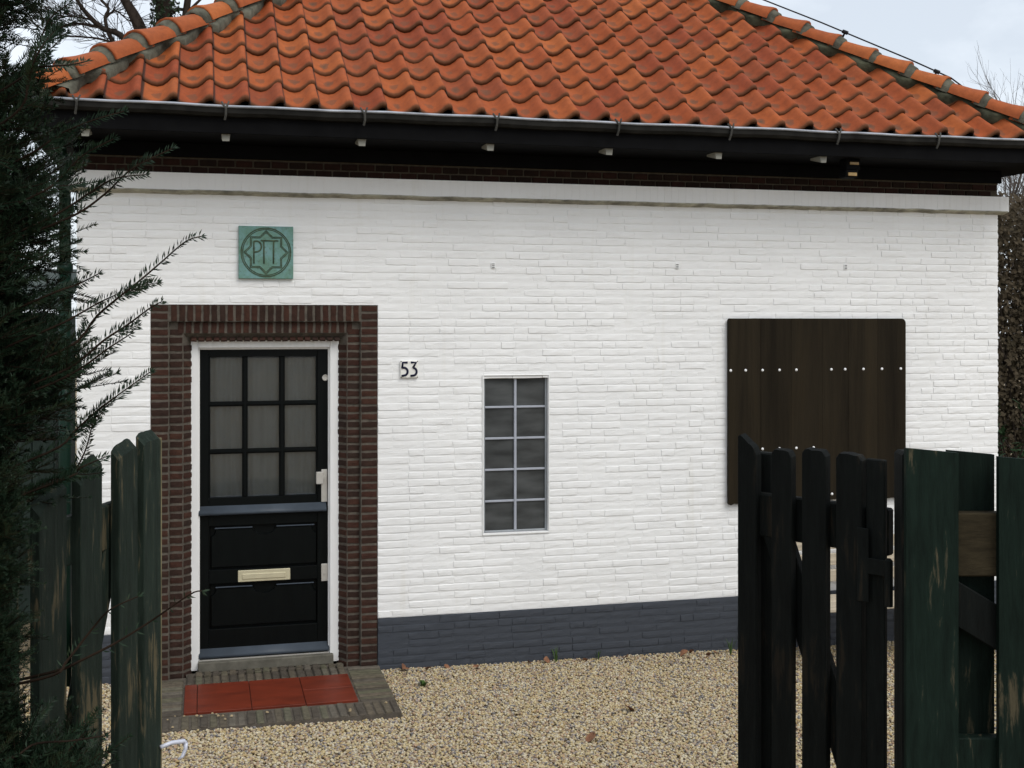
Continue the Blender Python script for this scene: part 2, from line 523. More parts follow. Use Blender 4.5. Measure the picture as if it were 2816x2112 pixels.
def worn_paint(name, paint, wood, amount=0.62, stretch=(30, 30, 4.5), mode='object'):
    m, ns, ls, b = new_mat(name)
    v = coords(ns, ls, mode, stretch)
    f = noise_(ns, ls, v, 1.0, 7, 0.7, 0.4)
    v0 = coords(ns, ls, mode, (3, 3, 2.2))
    f0 = noise_(ns, ls, v0, 1.0, 3, 0.5)
    s_ = ns.new('ShaderNodeMath'); s_.operation = 'MULTIPLY_ADD'; s_.inputs[1].default_value = 0.55
    ls.new(f0, s_.inputs[0]); ls.new(f, s_.inputs[2])
    mask = ramp_(ns, ls, s_.outputs[0], [(amount + 0.27, 0.0), (amount + 0.36, 1.0)])
    tone = ramp_(ns, ls, f, [(0.3, tuple(q * 0.55 for q in paint)), (0.7, tuple(q * 1.5 for q in paint))])
    wtone = ramp_(ns, ls, f, [(0.4, tuple(q * 0.6 for q in wood)), (0.8, tuple(q * 1.3 for q in wood))])
    c = mix_(ns, ls, mask, tone, wtone)
    oi = ns.new('ShaderNodeObjectInfo')
    g = ramp_(ns, ls, oi.outputs['Random'], [(0.0, 0.75), (1.0, 1.25)])
    c = mix_(ns, ls, 1.0, c, g, 'MULTIPLY')
    ls.new(c, b.inputs['Base Color'])
    b.inputs['Roughness'].default_value = 0.7
    b.inputs['Specular IOR Level'].default_value = 0.08
    v2 = coords(ns, ls, mode, (60, 60, 4))
    bump_(ns, ls, b, noise_(ns, ls, v2, 1.0, 6, 0.7), 0.9, 0.005)
    return m
M['gate'] = worn_paint('worn_green_gate', (0.0125, 0.0195, 0.0150), (0.080, 0.067, 0.040), 0.575)
M['gate_dark'] = worn_paint('worn_black_gate', (0.0046, 0.0058, 0.0054), (0.015, 0.0125, 0.009), 0.58)
M['fence'] = worn_paint('worn_green_fence', (0.0055, 0.0115, 0.0086), (0.062, 0.053, 0.033), 0.615)
M['bare_wood'] = simple('bare_wood', (0.026, 0.0205, 0.0112), 0.85, 0.4, 9, 0.5, 0.003, stretch=(1, 4, 6))
M['pale_edge'] = simple('pale_worn_edge', (0.13, 0.115, 0.068), 0.85, 0.6, 12, 0.3, 0.002, stretch=(4, 4, 0.5))
M['shutter'] = worn_paint('brown_shutter', (0.0165, 0.0125, 0.0072), (0.021, 0.0155, 0.0085), 0.55, (7, 7, 0.5))
M['stud'] = simple('white_stud', (0.80, 0.80, 0.80), 0.4, 0.05, 9)

def leaf_mat(name, tones, rough=0.6, rand='noise', scale=7, transl=0.0):
    m, ns, ls, b = new_mat(name)
    v = coords(ns, ls, 'world', (scale,) * 3)
    f = noise_(ns, ls, v, 1.0, 4, 0.65)
    c = ramp_(ns, ls, f, [(0.3 + 0.4 * i / max(1, len(tones) - 1), t) for i, t in enumerate(tones)])
    ls.new(c, b.inputs['Base Color'])
    b.inputs['Roughness'].default_value = rough
    b.inputs['Specular IOR Level'].default_value = 0.14
    return m
M['yew'] = leaf_mat('yew_needles', [(0.006, 0.013, 0.007), (0.011, 0.023, 0.013), (0.016, 0.031, 0.016), (0.026, 0.029, 0.012)], 0.5, scale=14)
M['ivy'] = leaf_mat('ivy_leaves', [(0.008, 0.016, 0.006), (0.018, 0.032, 0.012)], 0.45, scale=6)
M['laurel'] = leaf_mat('laurel_leaves', [(0.012, 0.028, 0.010), (0.035, 0.065, 0.030)], 0.35, scale=5)
M['beech'] = leaf_mat('dead_beech_leaves', [(0.030, 0.023, 0.013), (0.065, 0.050, 0.031), (0.038, 0.032, 0.018)], 0.8, scale=4)
M['twig'] = simple('pale_twig', (0.10, 0.085, 0.075), 0.9, 0.3, 10)
M['dead_leaf'] = simple('dead_leaf', (0.19, 0.085, 0.042), 0.8, 0.4, 30, 0.3, 0.002)
M['weed'] = simple('weed_leaf', (0.055, 0.10, 0.025), 0.6, 0.3, 30)

def pebble_mat():
    m, ns, ls, b = new_mat('pebbles')
    oi = ns.new('ShaderNodeObjectInfo')
    tones = [(0.45, 0.36, 0.20), (0.50, 0.42, 0.26), (0.42, 0.34, 0.215), (0.55, 0.48, 0.33), (0.47, 0.38, 0.21), (0.35, 0.265, 0.18), (0.52, 0.46, 0.35),
             (0.40, 0.29, 0.14), (0.30, 0.255, 0.225), (0.46, 0.37, 0.20), (0.18, 0.17, 0.17), (0.38, 0.26, 0.17), (0.50, 0.45, 0.34), (0.22, 0.155, 0.105)]
    c = ramp_(ns, ls, oi.outputs['Random'], [(i / len(tones), t) for i, t in enumerate(tones)], 'CONSTANT')
    v = coords(ns, ls, 'world', (90, 90, 90))
    g = ramp_(ns, ls, noise_(ns, ls, v, 1.0, 3, 0.6), [(0.3, 0.72), (0.7, 1.1)])
    c = mix_(ns, ls, 0.8, c, g, 'MULTIPLY')
    ls.new(c, b.inputs['Base Color'])
    b.inputs['Roughness'].default_value = 0.75
    b.inputs['Specular IOR Level'].default_value = 0.3
    return m
M['pebble'] = pebble_mat()

def ground_mat():
    m, ns, ls, b = new_mat('gravel_ground')
    v = coords(ns, ls, 'world', (70, 70, 70))
    vo = ns.new('ShaderNodeTexVoronoi')
    vo.inputs['Scale'].default_value = 1.0
    ls.new(v, vo.inputs['Vector'])
    sp = ns.new('ShaderNodeSeparateColor')
    ls.new(vo.outputs['Color'], sp.inputs[0])
    c = ramp_(ns, ls, sp.outputs[0], [(0.0, (0.16, 0.11, 0.065)), (0.4, (0.30, 0.22, 0.12)), (0.8, (0.36, 0.29, 0.18)), (1.0, (0.14, 0.13, 0.13))])
    v2 = coords(ns, ls, 'world', (0.15, 0.15, 0.15))
    far = ramp_(ns, ls, noise_(ns, ls, v2, 1.0, 4, 0.6), [(0.4, 0.85), (0.65, 1.1)])
    c = mix_(ns, ls, 1.0, c, far, 'MULTIPLY')
    ls.new(c, b.inputs['Base Color'])
    b.inputs['Roughness'].default_value = 0.9
    bump_(ns, ls, b, vo.outputs['Distance'], 0.8, 0.01)
    return m
M['ground'] = ground_mat()
# ------------------------------------------------------------------ ground
def smooth(a, b, x):
    t = max(0.0, min(1.0, (x - a) / (b - a)))
    return t * t * (3 - 2 * t)

def ground_z(x, y):
    base = -0.017 * (max(-1.0, min(7.5, x)) - 1.9)
    if y > 0:
        base -= 0.03
    ramp = 0.70 * smooth(-2.5, -4.4, y)
    wob = 0.012 * mnoise.noise(Vector((x * 0.9, y * 0.9, 3.1)))
    return base * (1 - smooth(-2.5, -4.4, y)) + ramp + wob

def grid_mesh(xs, ys, zf, skip=None):
    mb = MB()
    idx = {}
    for j, y in enumerate(ys):
        for i, x in enumerate(xs):
            idx[(i, j)] = len(mb.v)
            mb.v.append((x, y, zf(x, y)))
    for j in range(len(ys) - 1):
        for i in range(len(xs) - 1):
            if skip and skip((xs[i] + xs[i + 1]) / 2, (ys[j] + ys[j + 1]) / 2):
                continue
            mb.f.append((idx[(i, j)], idx[(i + 1, j)], idx[(i + 1, j + 1)], idx[(i, j + 1)])); mb.m.append(0)
    return mb

def axis(a, b, fine0, fine1, step, coarse):
    pts = []
    x = a
    while x < fine0 - 1e-6:
        pts.append(x); x += coarse
    x = fine0
    while x < fine1 - 1e-6:
        pts.append(round(x, 4)); x += step
    x = fine1
    while x <= b + 1e-6:
        pts.append(x); x += coarse
    return pts

g = grid_mesh(axis(-120, 132, -4, 12, 0.4, 29), axis(-68, 132, -10, 8, 0.3, 29), lambda x, y: ground_z(x, y) - 0.006)
ground = g.build('ground', M['ground'], smooth=True, kind='structure')

STEP_X0, STEP_X1, STEP_Y = 0.43, 1.90, -1.0
gx = [round(-1.2 + 0.1 * i, 3) for i in range(86)]
gy = [round(-4.3 + 0.1 * i, 3) for i in range(44)]
def on_step(x, y):
    return STEP_X0 + 0.03 < x < STEP_X1 - 0.01 and y > STEP_Y + 0.02
ge = grid_mesh(gx, gy, lambda x, y: ground_z(x, y) + 0.0, on_step)
gravel = ge.build('gravel', M['pebble'], smooth=True, kind='stuff')
gravel['label'] = 'pale yellow pea gravel spread over the yard before the house'

def gravel_nodes(o, density):
    ng = bpy.data.node_groups.new('scatter_pebbles', 'GeometryNodeTree')
    ng.interface.new_socket('Geometry', in_out='INPUT', socket_type='NodeSocketGeometry')
    ng.interface.new_socket('Geometry', in_out='OUTPUT', socket_type='NodeSocketGeometry')
    n, l = ng.nodes, ng.links
    gi, go = n.new('NodeGroupInput'), n.new('NodeGroupOutput')
    dp = n.new('GeometryNodeDistributePointsOnFaces')
    dp.inputs['Density'].default_value = density
    dp.inputs['Seed'].default_value = 7
    ico = n.new('GeometryNodeMeshIcoSphere')
    ico.inputs['Radius'].default_value = 1.0
    ico.inputs['Subdivisions'].default_value = 2
    sp = n.new('GeometryNodeSetPosition')
    nt_ = n.new('ShaderNodeTexNoise')
    nt_.inputs['Scale'].default_value = 1.1
    sub = n.new('ShaderNodeVectorMath'); sub.operation = 'SUBTRACT'; sub.inputs[1].default_value = (0.5, 0.5, 0.5)
    sc_ = n.new('ShaderNodeVectorMath'); sc_.operation = 'SCALE'; sc_.inputs['Scale'].default_value = 1.1
    l.new(nt_.outputs['Color'], sub.inputs[0]); l.new(sub.outputs[0], sc_.inputs[0]); l.new(sc_.outputs[0], sp.inputs['Offset'])
    l.new(ico.outputs['Mesh'], sp.inputs['Geometry'])
    ss = n.new('GeometryNodeSetShadeSmooth')
    l.new(sp.outputs['Geometry'], ss.inputs['Geometry'])
    sm = n.new('GeometryNodeSetMaterial')
    sm.inputs['Material'].default_value = M['pebble']
    l.new(ss.outputs['Geometry'], sm.inputs['Geometry'])
    rs = n.new('FunctionNodeRandomValue'); rs.data_type = 'FLOAT_VECTOR'
    rs.inputs['Min'].default_value = (0.0065, 0.0055, 0.0042)
    rs.inputs['Max'].default_value = (0.0108, 0.0088, 0.0066)
    rr = n.new('FunctionNodeRandomValue'); rr.data_type = 'FLOAT_VECTOR'
    rr.inputs['Min'].default_value = (-0.6, -0.6, 0.0)
    rr.inputs['Max'].default_value = (0.6, 0.6, 6.283)
    ip = n.new('GeometryNodeInstanceOnPoints')
    po = n.new('GeometryNodeSetPosition')
    ro = n.new('FunctionNodeRandomValue'); ro.data_type = 'FLOAT_VECTOR'
    ro.inputs['Min'].default_value = (0, 0, -0.002)
    ro.inputs['Max'].default_value = (0, 0, 0.012)
    l.new(gi.outputs[0], dp.inputs['Mesh'])
    l.new(dp.outputs['Points'], po.inputs['Geometry'])
    l.new(ro.outputs['Value'], po.inputs['Offset'])
    l.new(po.outputs['Geometry'], ip.inputs['Points'])
    l.new(sm.outputs['Geometry'], ip.inputs['Instance'])
    l.new(rs.outputs['Value'], ip.inputs['Scale'])
    l.new(rr.outputs['Value'], ip.inputs['Rotation'])
    l.new(ip.outputs['Instances'], go.inputs[0])
    md = o.modifiers.new('pebbles', 'NODES')
    md.node_group = ng
gravel_nodes(gravel, 8400)

# ------------------------------------------------------------------ house
WL = 6.655
house = empty('house', (3.3, 0, 0), 'white painted brick house with orange pantile hip roof and black front door', 'house')
def H(o):
    return child(o, house)

Z_PL, Z_C0, Z_C1, Z_SOF = 0.350, 3.165, 3.278, 3.475
SUR = (0.441, 1.895, 2.440)                 # door surround x0, x1, top
WIN = (2.620, 3.076, 0.883, 1.958)          # window opening
DEPTH = 6.0
# backing of the walls (painted mortar); bricks stand proud of it
mb = MB()
mb.box(0, SUR[0], 0, 0.3, Z_PL, Z_C0)
mb.box(SUR[0], SUR[1], 0, 0.3, SUR[2], Z_C0)
mb.box(SUR[1], WIN[0], 0, 0.3, Z_PL, Z_C0)
mb.box(WIN[0], WIN[1], 0, 0.3, Z_PL, WIN[2])
mb.box(WIN[0], WIN[1], 0, 0.3, WIN[3], Z_C0)
mb.box(WIN[1], WL, 0, 0.3, Z_PL, Z_C0)
wall = H(mb.build('wall', M['white_brick']))
mb = MB()
mb.box(0.002, 0.25, 0.302, DEPTH, -0.2, Z_SOF)
mb.box(WL - 0.25, WL - 0.002, 0.302, DEPTH, -0.2, Z_SOF)
mb.box(0.252, WL - 0.252, DEPTH - 0.25, DEPTH - 0.002, -0.2, Z_SOF)
H(mb.build('outer_wall', M['white_brick']))
mb = MB()
mb.box(0.26, WL - 0.26, 0.6, 0.62, 0, Z_SOF - 0.02)
H(mb.build('inner_partition', M['black_wood']))

# hand-made bricks: a few shapes, shared
def brick_shape(seed, L, h, rough=1.0, proud=0.0029, soft=0.0032):
    rg = random.Random(seed)
    mb = MB()
    nx, nz_ = (6, 3) if L > 0.15 else (4, 3)
    base = {}
    xs = [-L / 2 + L * i / (nx - 1) for i in range(nx)]
    zs = [-h / 2 + h * j / (nz_ - 1) for j in range(nz_)]
    tilt = rg.uniform(-0.02, 0.02) * rough
    for j in range(nz_):
        for i in range(nx):
            ex = (1 if i == 0 else -1 if i == nx - 1 else 0)
            ez = (1 if j == 0 else -1 if j == nz_ - 1 else 0)
            jx, jz = rg.uniform(-1, 1) * 0.0022 * rough, rg.uniform(-1, 1) * 0.0022 * rough
            y = -proud + rg.uniform(-0.0011, 0.0011) * rough + tilt * 0.5 * xs[i]
            mb.v.append((xs[i] + ex * soft * 0.4 + jx, y + (0.0008 if ez else 0.0), zs[j] + ez * soft + jz))
    nf = nx * nz_
    ring = [(i, 0) for i in range(nx)] + [(nx - 1, j) for j in range(1, nz_)] + [(i, nz_ - 1) for i in range(nx - 2, -1, -1)] + [(0, j) for j in range(nz_ - 2, 0, -1)]
    for (i, j) in ring:
        jx, jz = rg.uniform(-1, 1) * 0.0012 * rough, rg.uniform(-1, 1) * 0.0012 * rough
        mb.v.append((xs[i] * 1.0 + jx, 0.006, zs[j] + jz))
    for j in range(nz_ - 1):
        for i in range(nx - 1):
            a = j * nx + i
            mb.f.append((a, a + 1, a + nx + 1, a + nx)); mb.m.append(0)
    for k in range(len(ring)):
        k2 = (k + 1) % len(ring)
        a = ring[k][1] * nx + ring[k][0]
        b = ring[k2][1] * nx + ring[k2][0]
        mb.f.append((b, a, nf + k, nf + k2)); mb.m.append(0)
    return mb

def fill(a, b, rg, lens=(0.21, 0.10), probs=(0.72,), joint=0.0015):
    """random bond over one course between a and b: list of (centre, length)"""
    out = []
    x = a
    while b - x > 0.03:
        L = lens[0] if rg.random() < probs[0] else lens[1]
        L *= rg.uniform(0.965, 1.03)
        if b - x - L < 0.07:
            L = b - x
            if L > 0.24:
                out.append((x + L * 0.27, L * 0.54 - joint)); x += L * 0.54
                L = b - x
        out.append((x + L / 2, L - joint))
        x += L
    return out

def subtract(iv, a, b):
    out = []
    for (p, q) in iv:
        if b <= p or a >= q:
            out.append((p, q)); continue
        if a - p > 0.02: out.append((p, a))
        if q - b > 0.02: out.append((b, q))
    return out

rg = random.Random(11)
def wall_bricks(z0, z1, n, x0, x1, holes):
    p = (z1 - z0) / n
    res = []
    for k in range(n):
        zc = z0 + (k + 0.5) * p
        iv = [(x0, x1)]
        for (a, b, c, d) in holes:
            if c < zc < d:
                iv = subtract(iv, a, b)
        for (a, b) in iv:
            for (xc, L) in fill(a, b, rg):
                res.append((xc, zc + rg.uniform(-0.0012, 0.0012), L))
    return res

LONG = [brick_shape(100 + i, 0.20, 0.0445) for i in range(10)]
SHORT = [brick_shape(200 + i, 0.09, 0.0445) for i in range(6)]
long_me = [s.mesh('painted_brick', M['white_brick'], False) for s in LONG]
short_me = [s.mesh('painted_brick', M['white_brick'], False) for s in SHORT]
white = wall_bricks(Z_PL, Z_C0, 55, -0.004, WL + 0.004, [(SUR[0], SUR[1], 0, SUR[2]), (WIN[0] - 0.004, WIN[1] + 0.004, WIN[2] - 0.004, WIN[3] + 0.004)])
def seen_size(b):
    x, z, L = b
    if x < 0.5 or (4.35 < x < 5.9 and z < 2.37) or (4.4 < x and z < 1.95):
        return 0
    f = (x - 0.77) * math.sin(R(YAW)) + 8 * math.cos(R(YAW))
    return L / f
order = sorted(range(len(white)), key=lambda i: -seen_size(white[i]))
single = set(order[:290])
rest = MB()
def put(mb, shape, x, y, z, sx, flip):
    n = len(mb.v)
    s_ = -1 if flip else 1
    mb.v.extend([(x + p[0] * sx * s_, y + p[1], z + p[2]) for p in shape.v])
    for f in shape.f:
        q = tuple(n + i for i in f)
        mb.f.append(q[::-1] if flip else q); mb.m.append(0)
for i, (x, z, L) in enumerate(white):
    lng = L > 0.14
    k = rg.randrange(10 if lng else 6)
    dy = rg.uniform(-0.0025, 0.002)
    flip = rg.random() < 0.5
    sx = L / (0.20 if lng else 0.09)
    if i in single:
        o = link('brick', (long_me if lng else short_me)[k])
        o.location = (x, dy, z)
        o.scale = (sx, 1, 1)
        if flip:
            o.rotation_euler = (0, math.pi, 0)
        o.parent = wall
    else:
        put(rest, (LONG if lng else SHORT)[k], x, dy, z, sx, flip)
ob = rest.build('brickwork', M['white_brick'], wall, False, 'stuff')

# plinth, same bricks under dark blue-grey paint
mb = MB()
mb.box(-0.008, SUR[0], -0.008, 0.3, -0.2, Z_PL - 0.002)
mb.box(SUR[1], WL + 0.008, -0.008, 0.3, -0.2, Z_PL - 0.002)
plinth = H(mb.build('plinth', M['plinth']))
pb = wall_bricks(-0.115, Z_PL, 9, -0.012, WL + 0.012, [(SUR[0], SUR[1], -1, 2)])
rest = MB()
for (x, z, L) in pb:
    lng = L > 0.14
    k = rg.randrange(10 if lng else 6)
    put(rest, (LONG if lng else SHORT)[k], x, -0.008 + rg.uniform(-0.0025, 0.002), z, L / (0.20 if lng else 0.09), rg.random() < 0.5)
rest.build('brickwork', M['plinth'], plinth, False, 'stuff')

# cornice: a course of painted bricks on edge, standing proud
mb = MB()
x = -0.055
while x < WL + 0.05:
    w = rnd(0.050, 0.056)
    x1 = min(x + w, WL + 0.055)
    d = rnd(-0.0006, 0.0006)
    mb.bbox(x + 0.0002, x1 - 0.0002, -0.062 + d, 0.25, Z_C0 + rnd(-0.003, 0.003), Z_C1, 0.0009)
    x = x1
mb.box(-0.05, WL + 0.05, -0.060, 0.24, Z_C0 + 0.008, Z_C1 - 0.004)
cornice = H(mb.build('cornice', M['white_brick'], kind='stuff'))
mb = MB()                                             # strip under the cornice: algae stain plus shadow line put into its colour
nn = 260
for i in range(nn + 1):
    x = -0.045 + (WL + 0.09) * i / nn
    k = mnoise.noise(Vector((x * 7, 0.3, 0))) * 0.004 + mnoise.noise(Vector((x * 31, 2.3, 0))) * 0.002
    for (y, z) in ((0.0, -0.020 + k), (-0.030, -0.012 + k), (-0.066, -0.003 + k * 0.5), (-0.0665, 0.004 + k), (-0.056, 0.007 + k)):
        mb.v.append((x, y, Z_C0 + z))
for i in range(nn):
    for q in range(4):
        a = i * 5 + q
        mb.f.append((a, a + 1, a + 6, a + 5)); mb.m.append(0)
H(mb.build('grime_shadow_strip', simple('algae_shadow_tone', (0.33, 0.32, 0.26), 0.9, 0.55, 9, 0.4, 0.003), None, True))

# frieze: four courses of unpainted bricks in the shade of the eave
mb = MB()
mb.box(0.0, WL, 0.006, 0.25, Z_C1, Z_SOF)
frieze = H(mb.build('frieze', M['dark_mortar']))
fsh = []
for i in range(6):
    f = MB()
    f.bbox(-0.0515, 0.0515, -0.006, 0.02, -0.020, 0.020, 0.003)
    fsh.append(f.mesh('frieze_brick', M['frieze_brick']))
p = MB(); p.bbox(-0.02, WL + 0.02, -0.024, 0.004, Z_C1 + 0.106, Z_SOF - 0.001, 0.003)  # added black board, stands in for the eave's shade on the upper courses
p.build('eave_shade_board', M['black_wood'], frieze)
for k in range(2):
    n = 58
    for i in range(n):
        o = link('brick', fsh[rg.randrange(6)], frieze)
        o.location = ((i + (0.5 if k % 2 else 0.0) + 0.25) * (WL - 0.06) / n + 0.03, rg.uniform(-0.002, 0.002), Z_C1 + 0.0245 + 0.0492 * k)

# ---- brick surround of the door
sx0, sx1, szt = SUR
mb = MB()
RIN = 0.030                                            # the inner ring is set back this much
mb.box(sx0 + 0.002, sx0 + 0.113, 0.004, 0.3, -0.1, szt - 0.002)
mb.box(sx1 - 0.113, sx1 - 0.002, 0.004, 0.3, -0.1, szt - 0.002)
mb.box(sx0 + 0.113, sx1 - 0.113, 0.004, 0.3, szt - 0.110, szt - 0.002)
for (a, b) in ((sx0 + 0.113, sx0 + 0.20), (sx1 - 0.20, sx1 - 0.113)):
    mb.box(a, b, RIN + 0.004, 0.3, -0.1, szt - 0.112)
mb.box(sx0 + 0.20, sx1 - 0.20, RIN + 0.004, 0.3, szt - 0.186, szt - 0.112)
# splayed reveal backing
for sgn, xe in ((1, sx0 + 0.20), (-1, sx1 - 0.20)):
    xi = xe + sgn * 0.052
    vs_ = [(xe, RIN + 0.004, -0.1), (xe, RIN + 0.004, szt - 0.186), (xi, 0.105, szt - 0.238), (xi, 0.105, -0.1)]
    mb.face(vs_ if sgn < 0 else vs_[::-1])
mb.face([(sx0 + 0.20, RIN + 0.004, szt - 0.186), (sx1 - 0.20, RIN + 0.004, szt - 0.186), (sx1 - 0.252, 0.105, szt - 0.238), (sx0 + 0.252, 0.105, szt - 0.238)])
surround = H(mb.build('door_surround', M['mortar']))
hb = [brick_shape(300 + i, 0.104, 0.0375, 1.0, 0.0050, 0.002).mesh('brick', M['red_brick'], False) for i in range(6)]
hs = [brick_shape(320 + i, 0.078, 0.0375, 1.0, 0.0050, 0.002).mesh('brick', M['red_brick'], False) for i in range(6)]
CP = 0.0515
ncr = int((szt + 0.06) / CP)
def jamb(x, y, z, meshes, rotz=0.0, soldier=False):
    o = link('brick', rg.choice(meshes), surround)
    o.location = (x + rg.uniform(-0.002, 0.002), y + rg.uniform(-0.0015, 0.0015), z)
    if soldier:
        o.rotation_euler = (0, math.pi / 2, 0)
    else:
        o.rotation_euler = (0, math.pi if rg.random() < 0.5 and not rotz else 0.0, rotz)
    return o
for k in range(ncr):
    z = szt - 0.024 - k * CP
    for x in (sx0 + 0.056, sx1 - 0.056):
        jamb(x, 0.004, z, hb)
    if z < szt - 0.135:
        for x in (sx0 + 0.158, sx1 - 0.158):
            jamb(x, RIN + 0.004, z, hs)
    if z < szt - 0.235:
        # bricks of the splay: turned in
        for sgn in (1, -1):
            xe = (sx0 + 0.20) if sgn > 0 else (sx1 - 0.20)
            o = jamb(xe + sgn * 0.026, 0.069, z, hs, 0.0)
            o.rotation_euler = (0, 0, sgn * math.atan2(0.071, 0.052))
n = 24
for i in range(n):
    x = sx0 + 0.118 + (i + 0.5) * (sx1 - sx0 - 0.236) / n
    jamb(x, 0.004, szt - 0.0545, hb, 0, True)
n = 22
for i in range(n):
    x = sx0 + 0.160 + (i + 0.5) * (sx1 - sx0 - 0.32) / n
    o = jamb(x, RIN + 0.004, szt - 0.149, hs, 0, True)
    o.scale = (0.9, 1, 1)
n = 20
for i in range(n):
    x = sx0 + 0.24 + (i + 0.5) * (sx1 - sx0 - 0.48) / n
    o = jamb(x, 0.069, szt - 0.212, hs, 0, True)
    o.rotation_euler = Euler((-math.atan2(0.071, 0.052), 0, 0)).to_matrix().to_4x4().to_euler()
    o.rotation_euler = (Matrix.Rotation(-math.atan2(0.071, 0.052), 4, 'X') @ Matrix.Rotation(math.pi / 2, 4, 'Y')).to_euler()

# ---- door frame and door
FX0, FX1, FZ = 0.685, 1.657, 2.209
mb = MB()
for (a, b, sgn) in ((FX0, 0.735, 1), (1.588, FX1, -1)):
    mb.bbox(a, b, 0.100, 0.19, 0.055, FZ, 0.003)
    q = (b - 0.016, b + 0.010) if sgn > 0 else (a - 0.010, a + 0.016)
    mb.bbox(q[0], q[1], 0.122, 0.185, 0.075, FZ - 0.045, 0.003)
mb.bbox(FX0 + 0.0505, FX1 - 0.0695, 0.100, 0.19, 2.158, FZ, 0.003)
mb.bbox(FX0 + 0.0605, FX1 - 0.0795, 0.1225, 0.185, 2.146, 2.165, 0.003)
H(mb.build('door_frame', M['white_wood']))

DX0, DX1, DZ0, DZ1, DY = 0.737, 1.586, 0.135, 2.153, 0.148
mb = MB()
cols = [(0.812, 1.016), (1.053, 1.256), (1.295, 1.499)]
rows = [(1.803, 2.088), (1.490, 1.770), (1.180, 1.456)]
mb.box(DX0, DX1, DY + 0.034, DY + 0.044, DZ0, 1.150)                  # back of the lower half
mb.bbox(DX0, cols[0][0] - 0.010, DY, DY + 0.034, DZ0, DZ1, 0.002)
mb.bbox(cols[2][1] + 0.010, DX1, DY, DY + 0.034, DZ0, DZ1, 0.002)
mb.bbox(cols[0][0] - 0.0095, cols[2][1] + 0.0095, DY + 0.0004, DY + 0.034, 2.098, DZ1, 0.002)
mb.bbox(cols[0][0] - 0.0095, cols[2][1] + 0.0095, DY + 0.0004, DY + 0.034, 1.085, 1.170, 0.002)
# glazing bars with a moulded step
for (a, b) in ((cols[0][1], cols[1][0]), (cols[1][1], cols[2][0])):
    mb.bbox(a, b, DY + 0.014, DY + 0.034, 1.170, 2.098, 0.002)
    mb.bbox(a + 0.009, b - 0.009, DY + 0.004, DY + 0.0145, 1.170, 2.098, 0.003)
for (a, b) in ((rows[1][1], rows[0][0]), (rows[2][1], rows[1][0])):
    mb.bbox(cols[0][0] - 0.009, cols[2][1] + 0.009, DY + 0.0146, DY + 0.0335, a, b, 0.002)
    mb.bbox(cols[0][0] - 0.009, cols[2][1] + 0.009, DY + 0.0048, DY + 0.015, a + 0.008, b - 0.008, 0.003)
for (a, b) in ((cols[0][0] - 0.010, cols[0][0]), (cols[2][1], cols[2][1] + 0.010)):
    mb.bbox(a, b, DY + 0.010, DY + 0.033, 1.170, 2.098, 0.002)
# rails of the lower half
mb.bbox(cols[0][0] - 0.0095, cols[2][1] + 0.0095, DY + 0.0004, DY + 0.034, 0.985, 1.056, 0.002)
mb.bbox(cols[0][0] - 0.0095, cols[2][1] + 0.0095, DY + 0.0004, DY + 0.034, 0.606, 0.694, 0.002)
mb.bbox(cols[0][0] - 0.0095, cols[2][1] + 0.0095, DY + 0.0004, DY + 0.034, DZ0, 0.305, 0.002)
door = H(mb.build('door', M['door']))
for (z0, z1) in rows:
    for (x0, x1) in cols:
        p = MB(); p.box(x0 + 0.0005, x1 - 0.0005, DY + 0.020, DY + 0.026, z0 + 0.0005, z1 - 0.0005)
        p.build('pane', M['glass'], door)
p = MB()                                            # gathered curtain behind the glass
nn = 150
for i in range(nn + 1):
    x = 0.775 + 0.76 * i / nn
    y = DY + 0.075 + 0.006 * math.sin(x * 95 + 1.2 * math.sin(x * 13)) + 0.004 * math.sin(x * 41)
    p.v += [(x, y, 1.12), (x, y + 0.003 * math.sin(x * 60), 1.6), (x, y, 2.13)]
for i in range(nn):
    for q in (0, 1):
        p.f.append((i * 3 + q, i * 3 + 3 + q, i * 3 + 4 + q, i * 3 + 1 + q)); p.m.append(0)
p.build('curtain', M['curtain'], door, True)
# raised panels with shaped upper corners
def panel(x0, x1, z0, z1):
    xm = (x0 + x1) / 2
    out = [(x0, z0), (x1, z0), (x1, z1 - 0.05)]
    for i in range(5):
        a = math.pi / 2 * i / 4
        out.append((x1 - 0.03 * math.sin(a) - 0.002, z1 - 0.05 + 0.05 * (1 - math.cos(a)) * 0.9 + 0.004 * i))
    out += [(x1 - 0.04, z1), (xm + 0.075, z1)]
    for i in range(1, 6):
        a = math.pi * i / 6
        out.append((xm + 0.075 * math.cos(a), z1 - 0.045 * math.sin(a)))
    out += [(xm - 0.075, z1), (x0 + 0.04, z1)]
    for i in range(4, -1, -1):
        a = math.pi / 2 * i / 4
        out.append((x0 + 0.03 * math.sin(a) + 0.002, z1 - 0.05 + 0.05 * (1 - math.cos(a)) * 0.9 + 0.004 * i))
    out.append((x0, z1 - 0.05))
    p = MB()
    xc, zc = (x0 + x1) / 2, (z0 + z1) / 2
    inner = [(xc + (a - xc) * 0.985, zc + (b - zc) * 0.94) for a, b in out]
    nn = len(out)
    vs_ = [(a, DY + 0.030, b) for a, b in out] + [(a, DY + 0.012, b) for a, b in inner]
    p.poly(vs_, [tuple(range(nn, 2 * nn))] + [(i, (i + 1) % nn, nn + (i + 1) % nn, nn + i) for i in range(nn)])
    p.box(x0, x1, DY + 0.028, DY + 0.033, z0, z1 + 0.015)
    return p
panel(0.815, 1.505, 0.705, 0.966).build('panel', M['door'], door)
panel(0.815, 1.505, 0.318, 0.577).build('panel', M['door'], door)
